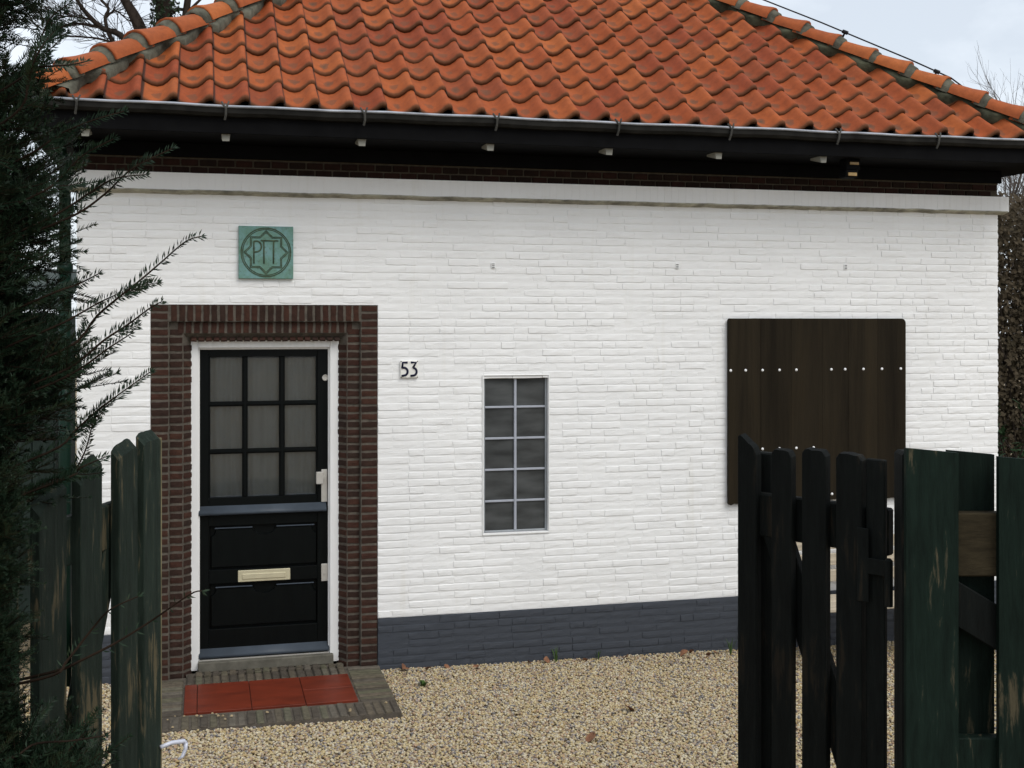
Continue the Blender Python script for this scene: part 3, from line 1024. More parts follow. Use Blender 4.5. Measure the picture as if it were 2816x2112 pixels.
for (xa, xb, zz) in ((0.840, 1.083, 0.968), (1.238, 1.490, 0.968), (0.845, 1.083, 0.579), (1.238, 1.486, 0.579)):
    p = MB(); p.bbox(xa, xb, DY + 0.004, DY + 0.012, zz - 0.004, zz + 0.004, 0.002)
    p.build('panel_highlight', M['door_sill'], door)  # highlights of the panel tops, put in as paler strips
p = MB()                                            # rounded weather bar between the halves
prof = [(DY, 1.057), (DY - 0.030, 1.060), (DY - 0.040, 1.068), (DY - 0.038, 1.080), (DY - 0.028, 1.090), (DY - 0.010, 1.112), (DY, 1.118)]
nn = len(prof)
p.poly([(DX0 + 0.002, y, z) for y, z in prof] + [(DX1 - 0.02, y, z) for y, z in prof],
       [(i, i + 1, nn + i + 1, nn + i) for i in range(nn - 1)] + [tuple(range(nn))[::-1], tuple(range(nn, 2 * nn))])
p.build('weather_bar', M['door_sill'], door, True)
p = MB()
p.poly([(DX0 + 0.002, y, z - 0.935) for y, z in prof] + [(DX1 - 0.002, y, z - 0.935) for y, z in prof],
       [(i, i + 1, nn + i + 1, nn + i) for i in range(nn - 1)] + [tuple(range(nn))[::-1], tuple(range(nn, 2 * nn))])
p.build('weather_bar', M['door_sill'], door, True)
p = MB(); p.box(DX0 + 0.002, DX1 - 0.002, DY - 0.043, DY - 0.030, 0.114, 0.120)
p.build('drip_strip', M['steel'], door)
p = MB()                                            # letter plate
p.bbox(0.989, 1.329, DY - 0.010, DY + 0.004, 0.610, 0.686, 0.003)
lp = p.build('letter_plate', M['brass'], door)
p = MB(); p.bbox(1.016, 1.300, DY - 0.015, DY - 0.008, 0.628, 0.664, 0.003)
p.build('letter_flap', M['brass'], door)
p = MB(); p.bbox(1.534, 1.574, DY - 0.009, DY, 1.119, 1.338, 0.003)
p.cyl((1.554, DY - 0.009, 1.165), (0, -1, 0), 0.008, 0.004, 10)
p.build('lock_plate', M['steel'], door)
p = MB(); p.bbox(1.497, 1.546, DY - 0.050, DY - 0.010, 1.244, 1.325, 0.004)
p.cyl((1.552, DY - 0.03, 1.285), (0, 1, 0), 0.010, 0.03, 10)
p.build('door_knob', M['steel'], door)
p = MB(); p.bbox(1.534, 1.580, DY - 0.009, DY, 0.587, 0.704, 0.003)
p.cyl((1.556, DY - 0.009, 0.640), (0, -1, 0), 0.008, 0.004, 10)
p.build('lock_plate', M['steel'], door)
p = MB(); p.tube([(1.561 + 0.017 * math.cos(a), DY - 0.006, 1.953 + 0.017 * math.sin(a)) for a in [2 * math.pi * i / 18 for i in range(19)]], 0.005, 6)
p.cyl((1.561, DY, 1.953), (0, -1, 0), 0.015, 0.004, 16)
p.build('cylinder_lock', M['steel'], door)
p = MB()
p.bbox(FX0 + 0.05, FX1 - 0.05, 0.055, 0.24, 0.052, 0.114, 0.004)
H(p.build('door_sill', M['stone']))

# ---- window of ten panes in a steel frame
wx0, wx1, wz0, wz1 = WIN
mb = MB()
fy = 0.022
mb.bbox(wx0 + 0.002, wx0 + 0.014, fy, fy + 0.05, wz0 + 0.002, wz1 - 0.002, 0.002)
mb.bbox(wx1 - 0.014, wx1 - 0.002, fy, fy + 0.05, wz0 + 0.002, wz1 - 0.002, 0.002)
mb.bbox(wx0 + 0.0145, wx1 - 0.0145, fy + 0.0005, fy + 0.05, wz0 + 0.002, wz0 + 0.014, 0.002)
mb.bbox(wx0 + 0.0145, wx1 - 0.0145, fy + 0.0005, fy + 0.05, wz1 - 0.014, wz1 - 0.002, 0.002)
window = H(mb.build('window', M['steel_frame']))
xm = (wx0 + wx1) / 2
mb = MB()
mb.bbox(xm - 0.0085, xm + 0.0085, fy - 0.004, fy + 0.03, wz0 + 0.014, wz1 - 0.014, 0.002)
for k in range(1, 5):
    z = wz0 + (wz1 - wz0) * k / 5
    mb.bbox(wx0 + 0.0145, wx1 - 0.0145, fy + 0.0006, fy + 0.03, z - 0.0072, z + 0.0072, 0.002)
mb.build('glazing_bar', simple('pale_glazing_bar', (0.36, 0.38, 0.43), 0.4, 0.1, 9), window)
for k in range(5):
    za, zb = wz0 + (wz1 - wz0) * k / 5 + 0.006, wz0 + (wz1 - wz0) * (k + 1) / 5 - 0.006
    for (a, b) in ((wx0 + 0.015, xm - 0.0065), (xm + 0.0065, wx1 - 0.015)):
        p = MB(); p.box(a, b, fy + 0.012, fy + 0.018, za, zb)
        p.build('pane', M['window_pane'], window)
mb = MB()                                            # smooth painted margin of the opening
mb.bbox(wx0 - 0.012, wx0 - 0.0005, -0.010, 0.05, wz0 - 0.012, wz1 + 0.006, 0.003)
mb.bbox(wx1 + 0.0005, wx1 + 0.010, -0.010, 0.05, wz0 - 0.012, wz1 + 0.006, 0.003)
mb.bbox(wx0 - 0.0115, wx1 + 0.0095, -0.0105, 0.05, wz0 - 0.014, wz0 - 0.0005, 0.003)
mb.bbox(wx0 - 0.0115, wx1 + 0.0095, -0.0105, 0.05, wz1 + 0.0005, wz1 + 0.008, 0.003)
mb.build('window_margin', M['white_wood'], window)

# small air vents in the wall
for (x, z) in ((4.029, 2.723), (5.360, 2.732), (2.685, 2.711)):
    p = MB()
    p.bbox(x - 0.014, x + 0.014, -0.010, 0.0, z - 0.020, z + 0.020, 0.002, 0)
    for k in (-1, 0, 1):
        p.box(x - 0.009, x + 0.009, -0.0112, -0.0102, z + k * 0.012 - 0.0022, z + k * 0.012 + 0.0022, 1)
    H(p.build('air_vent', [M['white_brick'], M['black_metal']]))
# ------------------------------------------------------------------ eave, gutter, roof
TANP = 0.73
PITCH = math.atan(TANP)
EY, EZ = -0.47, 3.655
XL, XR = -0.18, 6.77
HALF = (XR - XL) / 2

# black box gutter: front board, soffit, and the side boards
mb = MB()
mb.bbox(-0.27, 6.90, -0.50, -0.475, Z_SOF - 0.004, 3.605, 0.003)
mb.box(-0.262, 6.892, -0.474, 0.24, Z_SOF, Z_SOF + 0.03)
mb.bbox(-0.27, -0.245, -0.4745, DEPTH + 0.45, Z_SOF - 0.004, 3.605, 0.003)
mb.bbox(6.875, 6.90, -0.4745, DEPTH + 0.45, Z_SOF - 0.004, 3.605, 0.003)
mb.box(-0.244, 0.0, 0.241, DEPTH + 0.45, Z_SOF, Z_SOF + 0.03)
mb.box(WL, 6.874, 0.241, DEPTH + 0.45, Z_SOF, Z_SOF + 0.03)
mb.box(-0.244, 6.874, DEPTH - 0.25, DEPTH + 0.45, Z_SOF + 0.032, Z_SOF + 0.06)
box_gutter = H(mb.build('box_gutter', M['black_wood']))
for x in (0.09, 0.901, 1.73, 2.556, 3.361, 4.141, 4.924):
    p = MB()
    w0, w1 = 0.026, 0.020
    vs_ = []
    for (y, w, zb) in ((-0.470, w1, Z_SOF - 0.046), (-0.330, w0, Z_SOF - 0.014)):
        vs_ += [(x - w0, y, Z_SOF - 0.001), (x + w0, y, Z_SOF - 0.001), (x + w, y, zb), (x - w, y, zb)]
    p.poly(vs_, [(0, 1, 2, 3)[::-1], (4, 5, 6, 7), (0, 4, 7, 3)[::-1], (1, 2, 6, 5)[::-1], (2, 3, 7, 6)[::-1], (0, 1, 5, 4)])
    p.build('eave_bracket', M['bracket'], box_gutter)

# zinc gutter with a rolled lip
GY = -0.555
mb = MB()
prof = [(-0.475, 3.625), (-0.478, 3.585), (-0.500, 3.570), (-0.535, 3.572), (-0.552, 3.590), (-0.556, 3.622), (-0.552, 3.626), (-0.546, 3.600), (-0.530, 3.580), (-0.502, 3.578), (-0.486, 3.590), (-0.481, 3.625)]
nn = len(prof)
seg = 40
for i in range(seg + 1):
    x = -0.30 + (6.93 + 0.30) * i / seg
    sag = 0.0025 * math.sin(i * 1.7) + 0.002 * math.sin(i * 0.55)
    mb.v.extend([(x, y, z + sag) for y, z in prof])
for i in range(seg):
    for k in range(nn):
        a, b = i * nn + k, i * nn + (k + 1) % nn
        mb.f.append((a, b, b + nn, a + nn)); mb.m.append(0)
mb.f.append(tuple(range(nn))); mb.m.append(0)
mb.f.append(tuple(seg * nn + k for k in range(nn))[::-1]); mb.m.append(0)
gutter = H(mb.build('gutter', M['gutter_body']))
p = MB()
p.tube([(-0.30 + 7.23 * i / seg, -0.5585, 3.6285 + 0.0025 * math.sin(i * 1.7) + 0.002 * math.sin(i * 0.55)) for i in range(seg + 1)], 0.0085, 8)
p.build('rolled_lip', M['zinc'], gutter, True)
for x in (0.05, 0.897, 1.731, 2.575, 3.394, 4.19, 4.988, 5.764, 6.55):
    p = MB()
    j = rnd(-0.006, 0.006)
    p.tube([(x - 0.006 + j, -0.553, 3.545), (x + j, -0.566, 3.575), (x + 0.002, -0.571, 3.615)], 0.0075, 6)
    p.tube([(x + 0.002, -0.570, 3.610), (x - 0.016, -0.566, 3.640), (x - 0.022, -0.556, 3.652)], 0.006, 6)
    p.tube([(x + 0.002, -0.570, 3.610), (x + 0.014, -0.566, 3.640), (x + 0.020, -0.556, 3.655)], 0.006, 6)
    p.tube([(x, -0.571, 3.618), (x, -0.545, 3.642), (x, -0.482, 3.640)], 0.005, 6)
    p.build('gutter_strap', M['dark_zinc'], gutter)

# roof deck under the tiles: closed pyramid
mb = MB()
ap = (XL + HALF, EY + HALF, EZ + TANP * HALF - 0.05)
c4 = [(XL, EY, EZ - 0.05), (XR, EY, EZ - 0.05), (XR, EY + 2 * HALF, EZ - 0.05), (XL, EY + 2 * HALF, EZ - 0.05)]
for i in range(4):
    mb.face([c4[i], c4[(i + 1) % 4], ap])
mb.face(c4[::-1])
roof = H(mb.build('roof', M['black_wood']))

# pantile
TW, TG, TL = 0.2111, 0.2705, 0.335
PROF = [(-0.01, -0.004), (0.10, -0.020), (0.24, -0.036), (0.40, -0.043), (0.56, -0.034), (0.70, -0.010), (0.80, 0.015), (0.89, 0.026), (0.97, 0.023), (1.015, 0.010), (1.02, -0.014)]
def tile_mesh(seed):
    rg_ = random.Random(seed)
    mb = MB()
    uv = []
    k = 1 + rg_.uniform(-0.06, 0.06)
    def row(v, up, shrink=0.0, vv=None):
        for (u, h) in PROF:
            mb.v.append((u * TW, v, h * k + up))
            uv.append((u, (v / TG) if vv is None else vv))
    row(0.006, -0.010, 0, 0.0)          # underside of the lip
    row(-0.004, 0.008, 0, 0.01)
    row(0.000, 0.023, 0, 0.03)
    row(0.014, 0.029, 0, 0.06)
    row(TL * 0.5, 0.014)
    row(TL, 0.000)
    n = len(PROF)
    nr = len(mb.v) // n
    for r in range(nr - 1):
        for i in range(n - 1):
            a = r * n + i
            mb.f.append((a, a + 1, a + n + 1, a + n)); mb.m.append(0)
    # right-hand edge of the roll
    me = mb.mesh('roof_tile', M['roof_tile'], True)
    uvl = me.uv_layers.new(name='UVMap')
    for lp_ in me.loops:
        uvl.data[lp_.index].uv = uv[lp_.vertex_index]
    return me
tiles = [tile_mesh(500 + i) for i in range(6)]

def tile_matrix(side, a, s):
    """side 0 front: a = distance along eave from XL (left), s = distance up the slope"""
    base = Matrix.Rotation(PITCH, 4, 'X')
    m = Matrix.Translation((a, s * math.cos(PITCH), s * math.sin(PITCH))) @ base
    ctr = Vector((HALF, HALF, 0))
    rot = Matrix.Translation(ctr) @ Matrix.Rotation(side * math.pi / 2, 4, 'Z') @ Matrix.Translation(-ctr)
    return Matrix.Translation((XL, EY, EZ)) @ rot @ m

def clipped(me, mat, side):
    """mesh of a tile in world space cut along the two hips of that roof side"""
    bm = bmesh.new()
    bm.from_mesh(me)
    bm.transform(mat)
    cx, cy = XL + HALF, EY + HALF
    for sg in (-1, 1):
        ang = side * math.pi / 2
        nrm = Matrix.Rotation(ang, 3, 'Z') @ Vector((sg, 1, 0)).normalized()
        geom = bm.verts[:] + bm.edges[:] + bm.faces[:]
        bmesh.ops.bisect_plane(bm, geom=geom, plane_co=(cx, cy, 0), plane_no=nrm, clear_outer=True, dist=1e-5)
    ok = len(bm.faces) > 0
    out = None
    if ok:
        out = bpy.data.meshes.new('roof_tile')
        bm.to_mesh(out)
        out.materials.clear(); out.materials.append(M['roof_tile'])
    bm.free()
    return out

phase = (1.248 - XL) % TW - TW
rt = random.Random(77)
nrows = int(HALF / math.cos(PITCH) / TG) + 1
n_tiles = 0
other = []
for side in range(4):
    for r in range(nrows):
        s = r * TG
        run = s * math.cos(PITCH)
        lo, hi = run, 2 * HALF - run
        run2 = (s + TL) * math.cos(PITCH)
        i = 0
        a = phase
        while a < 2 * HALF + 0.1:
            if a + TW * 1.04 > lo + 0.03 and a < hi - 0.03:
                m = tile_matrix(side, a + rt.uniform(-0.002, 0.002), s + rt.uniform(-0.005, 0.005)) @ Matrix.Rotation(R(rt.uniform(-1.1, 1.1)), 4, 'Z') @ Matrix.Rotation(R(rt.uniform(-0.8, 0.8)), 4, 'Y') @ Matrix.Translation((0, 0, rt.uniform(-0.003, 0.005)))
                me = rt.choice(tiles)
                inside = a - 0.01 > run2 and a + TW * 1.05 < 2 * HALF - run2
                if side == 0:
                    if inside:
                        o = link('roof_tile', me, roof)
                        o.matrix_local = m
                        n_tiles += 1
                    else:
                        cm = clipped(me, m, side)
                        if cm:
                            link('roof_tile', cm, roof); n_tiles += 1
                elif r < 30:
                    if inside:
                        c_ = me.copy(); c_.transform(m)
                    else:
                        c_ = clipped(me, m, side)
                    if c_: other.append(c_)
            a += TW
# the three slopes that do not face the yard: one mass of tiles
bm = bmesh.new()
for c_ in other:
    bm.from_mesh(c_)
om = bpy.data.meshes.new('tile_cover')
bm.to_mesh(om); bm.free()
om.materials.append(M['roof_tile'])
for c_ in other:
    bpy.data.meshes.remove(c_)
link('tile_cover', om, roof, 'stuff')

# hip tiles, each a flared half-round, bedded in cement
def hip_tile_mesh(seed):
    rg_ = random.Random(seed)
    mb = MB()
    n = 11
    secs = [(-0.030, 0.122), (-0.012, 0.122), (0.02, 0.115), (0.08, 0.104), (0.20, 0.095), (0.335, 0.088)]
    k = 1 + rg_.uniform(-0.04, 0.04)
    for (s_, r_) in secs:
        for i in range(n):
            a = math.pi * (-0.02 + 1.04 * i / (n - 1))
            mb.v.append((r_ * k * math.cos(a), s_ + rg_.uniform(-0.003, 0.003), r_ * 0.86 * math.sin(a)))
    for r_ in range(len(secs) - 1):
        for i in range(n - 1):
            a = r_ * n + i
            mb.f.append((a, a + n, a + n + 1, a + 1)); mb.m.append(0)
    # thickness at the flared end
    b0 = len(mb.v)
    for i in range(n):
        a = math.pi * (-0.02 + 1.04 * i / (n - 1))
        mb.v.append((0.104 * k * math.cos(a), -0.026, 0.104 * 0.86 * math.sin(a)))
    for i in range(n - 1):
        mb.f.append((i, i + 1, b0 + i + 1, b0 + i)); mb.m.append(0)
    return mb.mesh('hip_tile', M['hip_tile'], True)
hipm = [hip_tile_mesh(i) for i in range(5)]
def collar_mesh(seed):
    rg_ = random.Random(seed)
    mb = MB()
    n = 11
    for (s_, r_) in ((-0.085, 0.086), (-0.078, 0.100), (-0.040, 0.108), (-0.015, 0.112), (0.0, 0.112)):
        for i in range(n):
            a = math.pi * (-0.05 + 1.10 * i / (n - 1))
            q = r_ * (1 + rg_.uniform(-0.025, 0.025))
            mb.v.append((q * math.cos(a), s_ + rg_.uniform(-0.006, 0.006), q * 0.86 * math.sin(a)))
    for r_ in range(4):
        for i in range(n - 1):
            a = r_ * n + i
            mb.f.append((a, a + n, a + n + 1, a + 1)); mb.m.append(0)
    return mb.mesh('mortar_collar', M['cement'], True)
collm = [collar_mesh(40 + i) for i in range(5)]
HIPLEN = HALF * math.sqrt(2 + TANP * TANP)
hip_dirs = {0: Vector((1, 1, TANP)), 1: Vector((-1, 1, TANP)), 2: Vector((-1, -1, TANP)), 3: Vector((1, -1, TANP))}
hip_org = {0: Vector((XL, EY, EZ)), 1: Vector((XR, EY, EZ)), 2: Vector((XR, EY + 2 * HALF, EZ)), 3: Vector((XL, EY + 2 * HALF, EZ))}
def hip_frame(h, s, lift):
    d = hip_dirs[h].normalized()
    x = d.cross(Vector((0, 0, 1))).normalized()
    z = x.cross(d)
    p = hip_org[h] + d * s + z * lift
    m = Matrix.Identity(4)
    for r_ in range(3):
        m[r_][0], m[r_][1], m[r_][2], m[r_][3] = x[r_], d[r_], z[r_], p[r_]
    return m
for h in (0, 1, 2, 3):
    s = 0.294 - 0.305
    while s < HIPLEN - 0.1:
        m = hip_frame(h, s + rt.uniform(-0.006, 0.006), 0.040 + rt.uniform(-0.004, 0.004)) @ Matrix.Rotation(R(rt.uniform(-2, 2)), 4, 'Z') @ Matrix.Rotation(R(-3.0 + rt.uniform(-1, 1)), 4, 'X')
        o = link('hip_tile', rt.choice(hipm), roof)
        o.matrix_local = m
        o = link('mortar_collar', rt.choice(collm), roof)
        o.matrix_local = hip_frame(h, s + 0.002, 0.036)
        s += 0.305
# cement bedding beside the hip tiles, following the pantiles in scallops
for h in (0, 1):
    for face_side in ((0,) if True else (0, 1)):
        mb = MB()
        n = 220
        sgn = 1 if h == 0 else -1
        d = hip_dirs[h]
        ks = [0.02 + (HALF - 0.1) * i / n for i in range(n + 1)]
        for k in ks:
            rowp = (k / math.cos(PITCH) / TG) % 1.0
            w = 0.052 + 0.115 * (1 - rowp) + 0.018 * mnoise.noise(Vector((k * 9, h * 7.0, 0)))
            px, py = hip_org[h].x + sgn * k, hip_org[h].y + k
            nz_ = 0.010 + 0.012 * (1 - rowp) + 0.008 * mnoise.noise(Vector((k * 14, h * 3.0, 5)))
            for q, lift in ((-0.02, 0.070), (0.35, 0.062), (0.75, nz_ + 0.034), (1.0, nz_ + 0.022), (1.05, nz_ - 0.035)):
                x = px + sgn * w * q * 1.0
                y = py
                zz = EZ + TANP * (y - EY)
                mb.v.append((x, y - lift * math.sin(PITCH), zz + lift * math.cos(PITCH)))
        for i in range(n):
            for q in range(4):
                a = i * 5 + q
                mb.f.append((a, a + 1, a + 6, a + 5) if sgn > 0 else (a + 5, a + 6, a + 1, a)); mb.m.append(0)
        link('mortar_bed', mb.mesh('mortar_bed', M['cement'] if h == 0 else M['mossy_cement'], True), roof)

# lightning conductor over the right-hand hip
mb = MB()
d = hip_dirs[1].normalized()
pts = []
for s, l in ((0.60, 0.02), (0.70, 0.075), (0.86, 0.115), (1.2, 0.130), (2.0, 0.145), (3.0, 0.145), (4.2, 0.14), (HIPLEN - 0.2, 0.14)):
    p_ = hip_frame(1, s, l + 0.035)
    pts.append((p_[0][3] + (0.06 if s < 0.7 else 0.0), p_[1][3] + (0.08 if s < 0.7 else 0.02), p_[2][3]))
mb.tube(pts, 0.0058, 6)
wire = H(mb.build('lightning_conductor', M['black_metal'], None, True))
for s in (0.98, 1.78, 2.9):
    p = MB()
    f0 = hip_frame(1, s, 0.11)
    l1 = 0.155 if s < 1.5 else 0.178
    f1 = hip_frame(1, s, l1)
    a_, b_ = Vector((f0[0][3], f0[1][3] + 0.02, f0[2][3])), Vector((f1[0][3], f1[1][3] + 0.02, f1[2][3]))
    p.tube([a_, b_], 0.008, 6)
    p.tube([b_ - d * 0.022, b_ + d * 0.022], 0.016, 8)
    p.build('clip', M['black_metal'], wire)

# small lamp under the eave
p = MB()
p.bbox(5.14, 5.25, -0.40, -0.30, 3.395, Z_SOF, 0.006)
p.bbox(5.125, 5.222, -0.42, -0.32, 3.340, 3.394, 0.006)
lamp = H(p.build('eave_lamp', M['black_wood']))
p = MB(); p.bbox(5.165, 5.235, -0.408, -0.399, 3.432, 3.452, 0.003)
p.build('lens', M['amber'], lamp)
p = MB(); p.bbox(5.140, 5.208, -0.428, -0.419, 3.350, 3.374, 0.003)
p.build('lens', M['amber'], lamp)

# green downpipe at the left corner
p = MB()
p.tube([(-0.085, 0.12, 0.0), (-0.085, 0.12, 2.66)], 0.040, 14)
p.tube([(-0.085, 0.12, 2.64), (-0.085, 0.12, 2.70)], 0.050, 14)
p.tube([(-0.085, 0.12, 2.69), (-0.085, 0.12, 3.30), (-0.10, 0.0, 3.42), (-0.12, -0.2, 3.50), (-0.12, -0.45, 3.57)], 0.036, 14)
dpipe = H(p.build('downpipe', M['green_pipe'], None, True))
for z in (0.8, 2.2):
    q = MB(); q.tube([(-0.085, 0.12, z), (-0.085, 0.12, z + 0.03)], 0.045, 14); q.box(-0.05, 0.0, 0.115, 0.125, z + 0.005, z + 0.025)
    q.build('pipe_clip', M['green_pipe'], dpipe)
# ------------------------------------------------------------------ things on the wall
# bronze plaque with ring, eight-pointed star and the letters P T T
plq = empty('plaque', (1.163, -0.01, 2.60), 'square green bronze plaque with ringed eight-pointed star above the door', 'plaque')
px0, px1, pz0, pz1 = 0.988, 1.337, 2.608, 2.950
p = MB(); p.bbox(px0, px1, -0.030, 0.0, pz0, pz1, 0.003)
child(p.build('plate', M['copper']), plq)
pcx, pcz = (px0 + px1) / 2, (pz0 + pz1) / 2 + 0.001
def ring_tube(r, t, y):
    q = MB(); q.tube([(pcx + r * math.cos(a), y, pcz + r * math.sin(a)) for a in [2 * math.pi * i / 48 for i in range(49)]], t, 6); return q
child(ring_tube(0.158, 0.0036, -0.031).build('ring', M['copper_dark'], None, True), plq)
child(ring_tube(0.148, 0.0028, -0.031).build('ring', M['copper_dark'], None, True), plq)
def star(ro, ri):
    pts = []
    for i in range(17):
        a = math.pi / 2 + i * math.pi / 8
        r_ = ro if i % 2 == 0 else ri
        pts.append((pcx + r_ * math.cos(a), -0.031, pcz + r_ * math.sin(a)))
    return pts
for ro, t in ((0.141, 0.0030), (0.130, 0.0024)):
    q = MB()
    sp = star(ro, ro * 0.765)
    for i in range(16):
        q.tube([sp[i], sp[i + 1]], t, 6)
    child(q.build('star', M['copper_dark']), plq)
def stroke(mb, pts, t=0.0050):
    mb.tube([(x, -0.031, z) for x, z in pts], t, 6)
q = MB()
s_ = 0.345 / 1250.0                                    # plaque measured in the photograph's own units
def pt(x, y):
    return (px0 + (x - 300) * s_ * 0.99, pz1 - (y - 260) * s_ * 0.99)
stroke(q, [pt(655, 620), pt(655, 1150)])
bowl = [pt(660, 625)] + [pt(720 + 110 * math.sin(math.pi * i / 10), 745 - 128 * math.cos(math.pi * i / 10)) for i in range(11)] + [pt(660, 878)]
stroke(q, bowl)
child(q.build('letter_p', M['copper_dark'], None, True), plq)
q = MB()
stroke(q, [pt(815, 605), pt(1225, 605)], 0.0050)
stroke(q, [pt(885, 610), pt(890, 1150)])
stroke(q, [pt(1115, 610), pt(1110, 1150)])
child(q.build('letters_tt', M['copper_dark'], None, True), plq)

# house number plate
num = empty('house_number', (2.104, -0.01, 1.95), 'small cream enamel house number plate right of the door', 'number plate')
p = MB(); p.bbox(2.044, 2.164, -0.020, -0.002, 1.952, 2.068, 0.004)
child(p.build('plate', M['enamel']), num)
def digit(strokes):
    q = MB()
    for st in strokes:
        q.tube([(x, -0.0205, z) for x, z in st], 0.0076, 8)
    return q
def arc(cx, cz, r, rz, a0, a1, n=9):
    return [(cx + r * math.cos(R(a0 + (a1 - a0) * i / n)), cz + rz * math.sin(R(a0 + (a1 - a0) * i / n))) for i in range(n + 1)]
d5 = [[(2.092, 2.056), (2.060, 2.056), (2.056, 2.018)], [(2.056, 2.018)] + arc(2.066, 1.995, 0.027, 0.027, 100, -62) + [(2.052, 1.966)]]
d3 = [[(2.115, 2.056), (2.150, 2.056), (2.129, 2.020)], [(2.129, 2.020)] + arc(2.126, 1.994, 0.028, 0.027, 70, -66) + [(2.112, 1.966)]]
child(digit(d5).build('digit', M['navy'], None, True), num)
child(digit(d3).build('digit', M['navy'], None, True), num)
for (x, z) in ((2.049, 1.957), (2.159, 1.957), (2.049, 2.063), (2.159, 2.063)):
    p = MB(); p.dome((x, -0.019, z), 0.004, 0.003, 8, 3)
    child(p.build('screw', M['black_metal']), num)

# brown board shutter with rows of white studs
shx0, shx1, shz0, shz1 = 4.410, 5.838, 1.020, 2.352
shut = empty('shutter', ((shx0 + shx1) / 2, -0.01, shz0), 'dark brown wooden shutter with row of white studs, right end of wall', 'shutter')
edges = [shx0, 4.66, 4.90, 5.15, 5.36, 5.60, shx1]
for i in range(6):
    a, b = edges[i] + 0.0008, edges[i + 1] - 0.0008
    zt, zb = shz1, shz0 + rnd(-0.004, 0.004)
    out = []
    def corner(cx, cz, r_, a0, a1):
        return [(cx + r_ * math.cos(R(a0 + (a1 - a0) * k / 5)), cz + r_ * math.sin(R(a0 + (a1 - a0) * k / 5))) for k in range(6)]
    rl = 0.018 if i == 0 else 0.001
    rr_ = 0.035 if i == 5 else 0.001
    out += corner(a + max(rl, 0.001), zb + 0.012, max(rl, 0.001), 180, 270) if i == 0 else [(a, zb)]
    ns_ = 6
    for k in range(1, ns_):
        out.append((a + (b - a) * k / ns_, zb + 0.004 * (k % 2)))
    out += corner(b - rr_, zb + rr_ * 0.5, rr_, 270, 360) if i == 5 else [(b, zb)]
    out += corner(b - rr_, zt - rr_, rr_, 0, 90) if i == 5 else [(b, zt)]
    out += corner(a + rl, zt - rl, rl, 90, 180) if i == 0 else [(a, zt)]
    p = MB(); p.prism(out, -0.042 + rnd(-0.0012, 0.0012), -0.012)
    child(p.build('board', M['shutter']), shut)
p = MB(); p.box(shx0 + 0.05, shx1 - 0.05, -0.013, 0.002, shz0 + 0.15, shz0 + 0.25); p.box(shx0 + 0.05, shx1 - 0.05, -0.013, 0.002, shz1 - 0.30, shz1 - 0.20)
child(p.build('batten', M['shutter']), shut)
for z, xs_ in ((1.979, (4.425, 4.541, 4.673, 4.807, 4.941, 5.223, 5.335, 5.485, 5.638, 5.795)), (1.411, (4.673, 4.807, 4.941, 5.079)), (1.067, (5.228,))):
    for x in xs_:
        p = MB(); p.dome((x, -0.0418, z), 0.0105, 0.007, 12, 4)
        child(p.build('stud', M['stud'], None, True), shut)

# ------------------------------------------------------------------ doorstep
step = empty('doorstep', (1.165, -0.5, 0.0), 'mossy brick doorstep with red floor tiles before the black door', 'doorstep')
TOP = 0.045
p = MB(); p.box(STEP_X0 + 0.004, STEP_X1 - 0.004, STEP_Y + 0.004, 0.02, -0.12, TOP - 0.008)
p.box(0.66, 1.67, 0.02, 0.06, -0.1, 0.05)
child(p.build('bedding', M['mortar']), step)
sbm = []
for i in range(5):
    f = MB()
    b_ = random.Random(900 + i)
    f.bbox(-0.021, 0.021, -0.105, 0.105, -0.09, b_.uniform(-0.002, 0.003), 0.006)
    sbm.append(f.mesh('step_brick', M['step_brick']))
def step_brick(x, y, ang, ly, z=TOP):
    o = link('brick', rg.choice(sbm))
    o.location = (x, y, z + rg.uniform(-0.003, 0.002))
    o.rotation_euler = (R(rg.uniform(-0.8, 0.8)), R(rg.uniform(-1.2, 1.2)), ang + R(rg.uniform(-1, 1)))
    o.scale = (1, ly / 0.21, 1)
    child(o, step)
n = 28
for i in range(n):
    step_brick(STEP_X0 + (i + 0.5) * (STEP_X1 - STEP_X0) / n, STEP_Y + 0.118, 0, 0.225)
for i in range(14):
    y = -0.030 - (i + 0.5) * 0.0518
    step_brick(STEP_X1 - 0.108, y, math.pi / 2, 0.215)
    step_brick(STEP_X0 + 0.108, y, math.pi / 2, 0.215)
for i in range(19):
    step_brick(0.660 + (i + 0.5) * 1.01 / 19, -0.098, 0, 0.150, TOP + 0.004)
for i in range(19):
    step_brick(0.660 + (i + 0.5) * 1.01 / 19, 0.020, 0, 0.075, TOP + 0.012)
tx = [0.655, 0.732, 1.046, 1.362, 1.674]
for i in range(4):
    rows_ = [(-0.745, -0.185)] if i < 3 else [(-0.745, -0.467), (-0.465, -0.185)]
    for (a, b) in rows_:
        p = MB(); p.bbox(tx[i] + 0.0018, tx[i + 1] - 0.0018, a + 0.0015, b - 0.0015, TOP - 0.02, TOP + 0.006 + rnd(-0.0008, 0.0008), 0.002)
        child(p.build('tile', M['red_tile']), step)

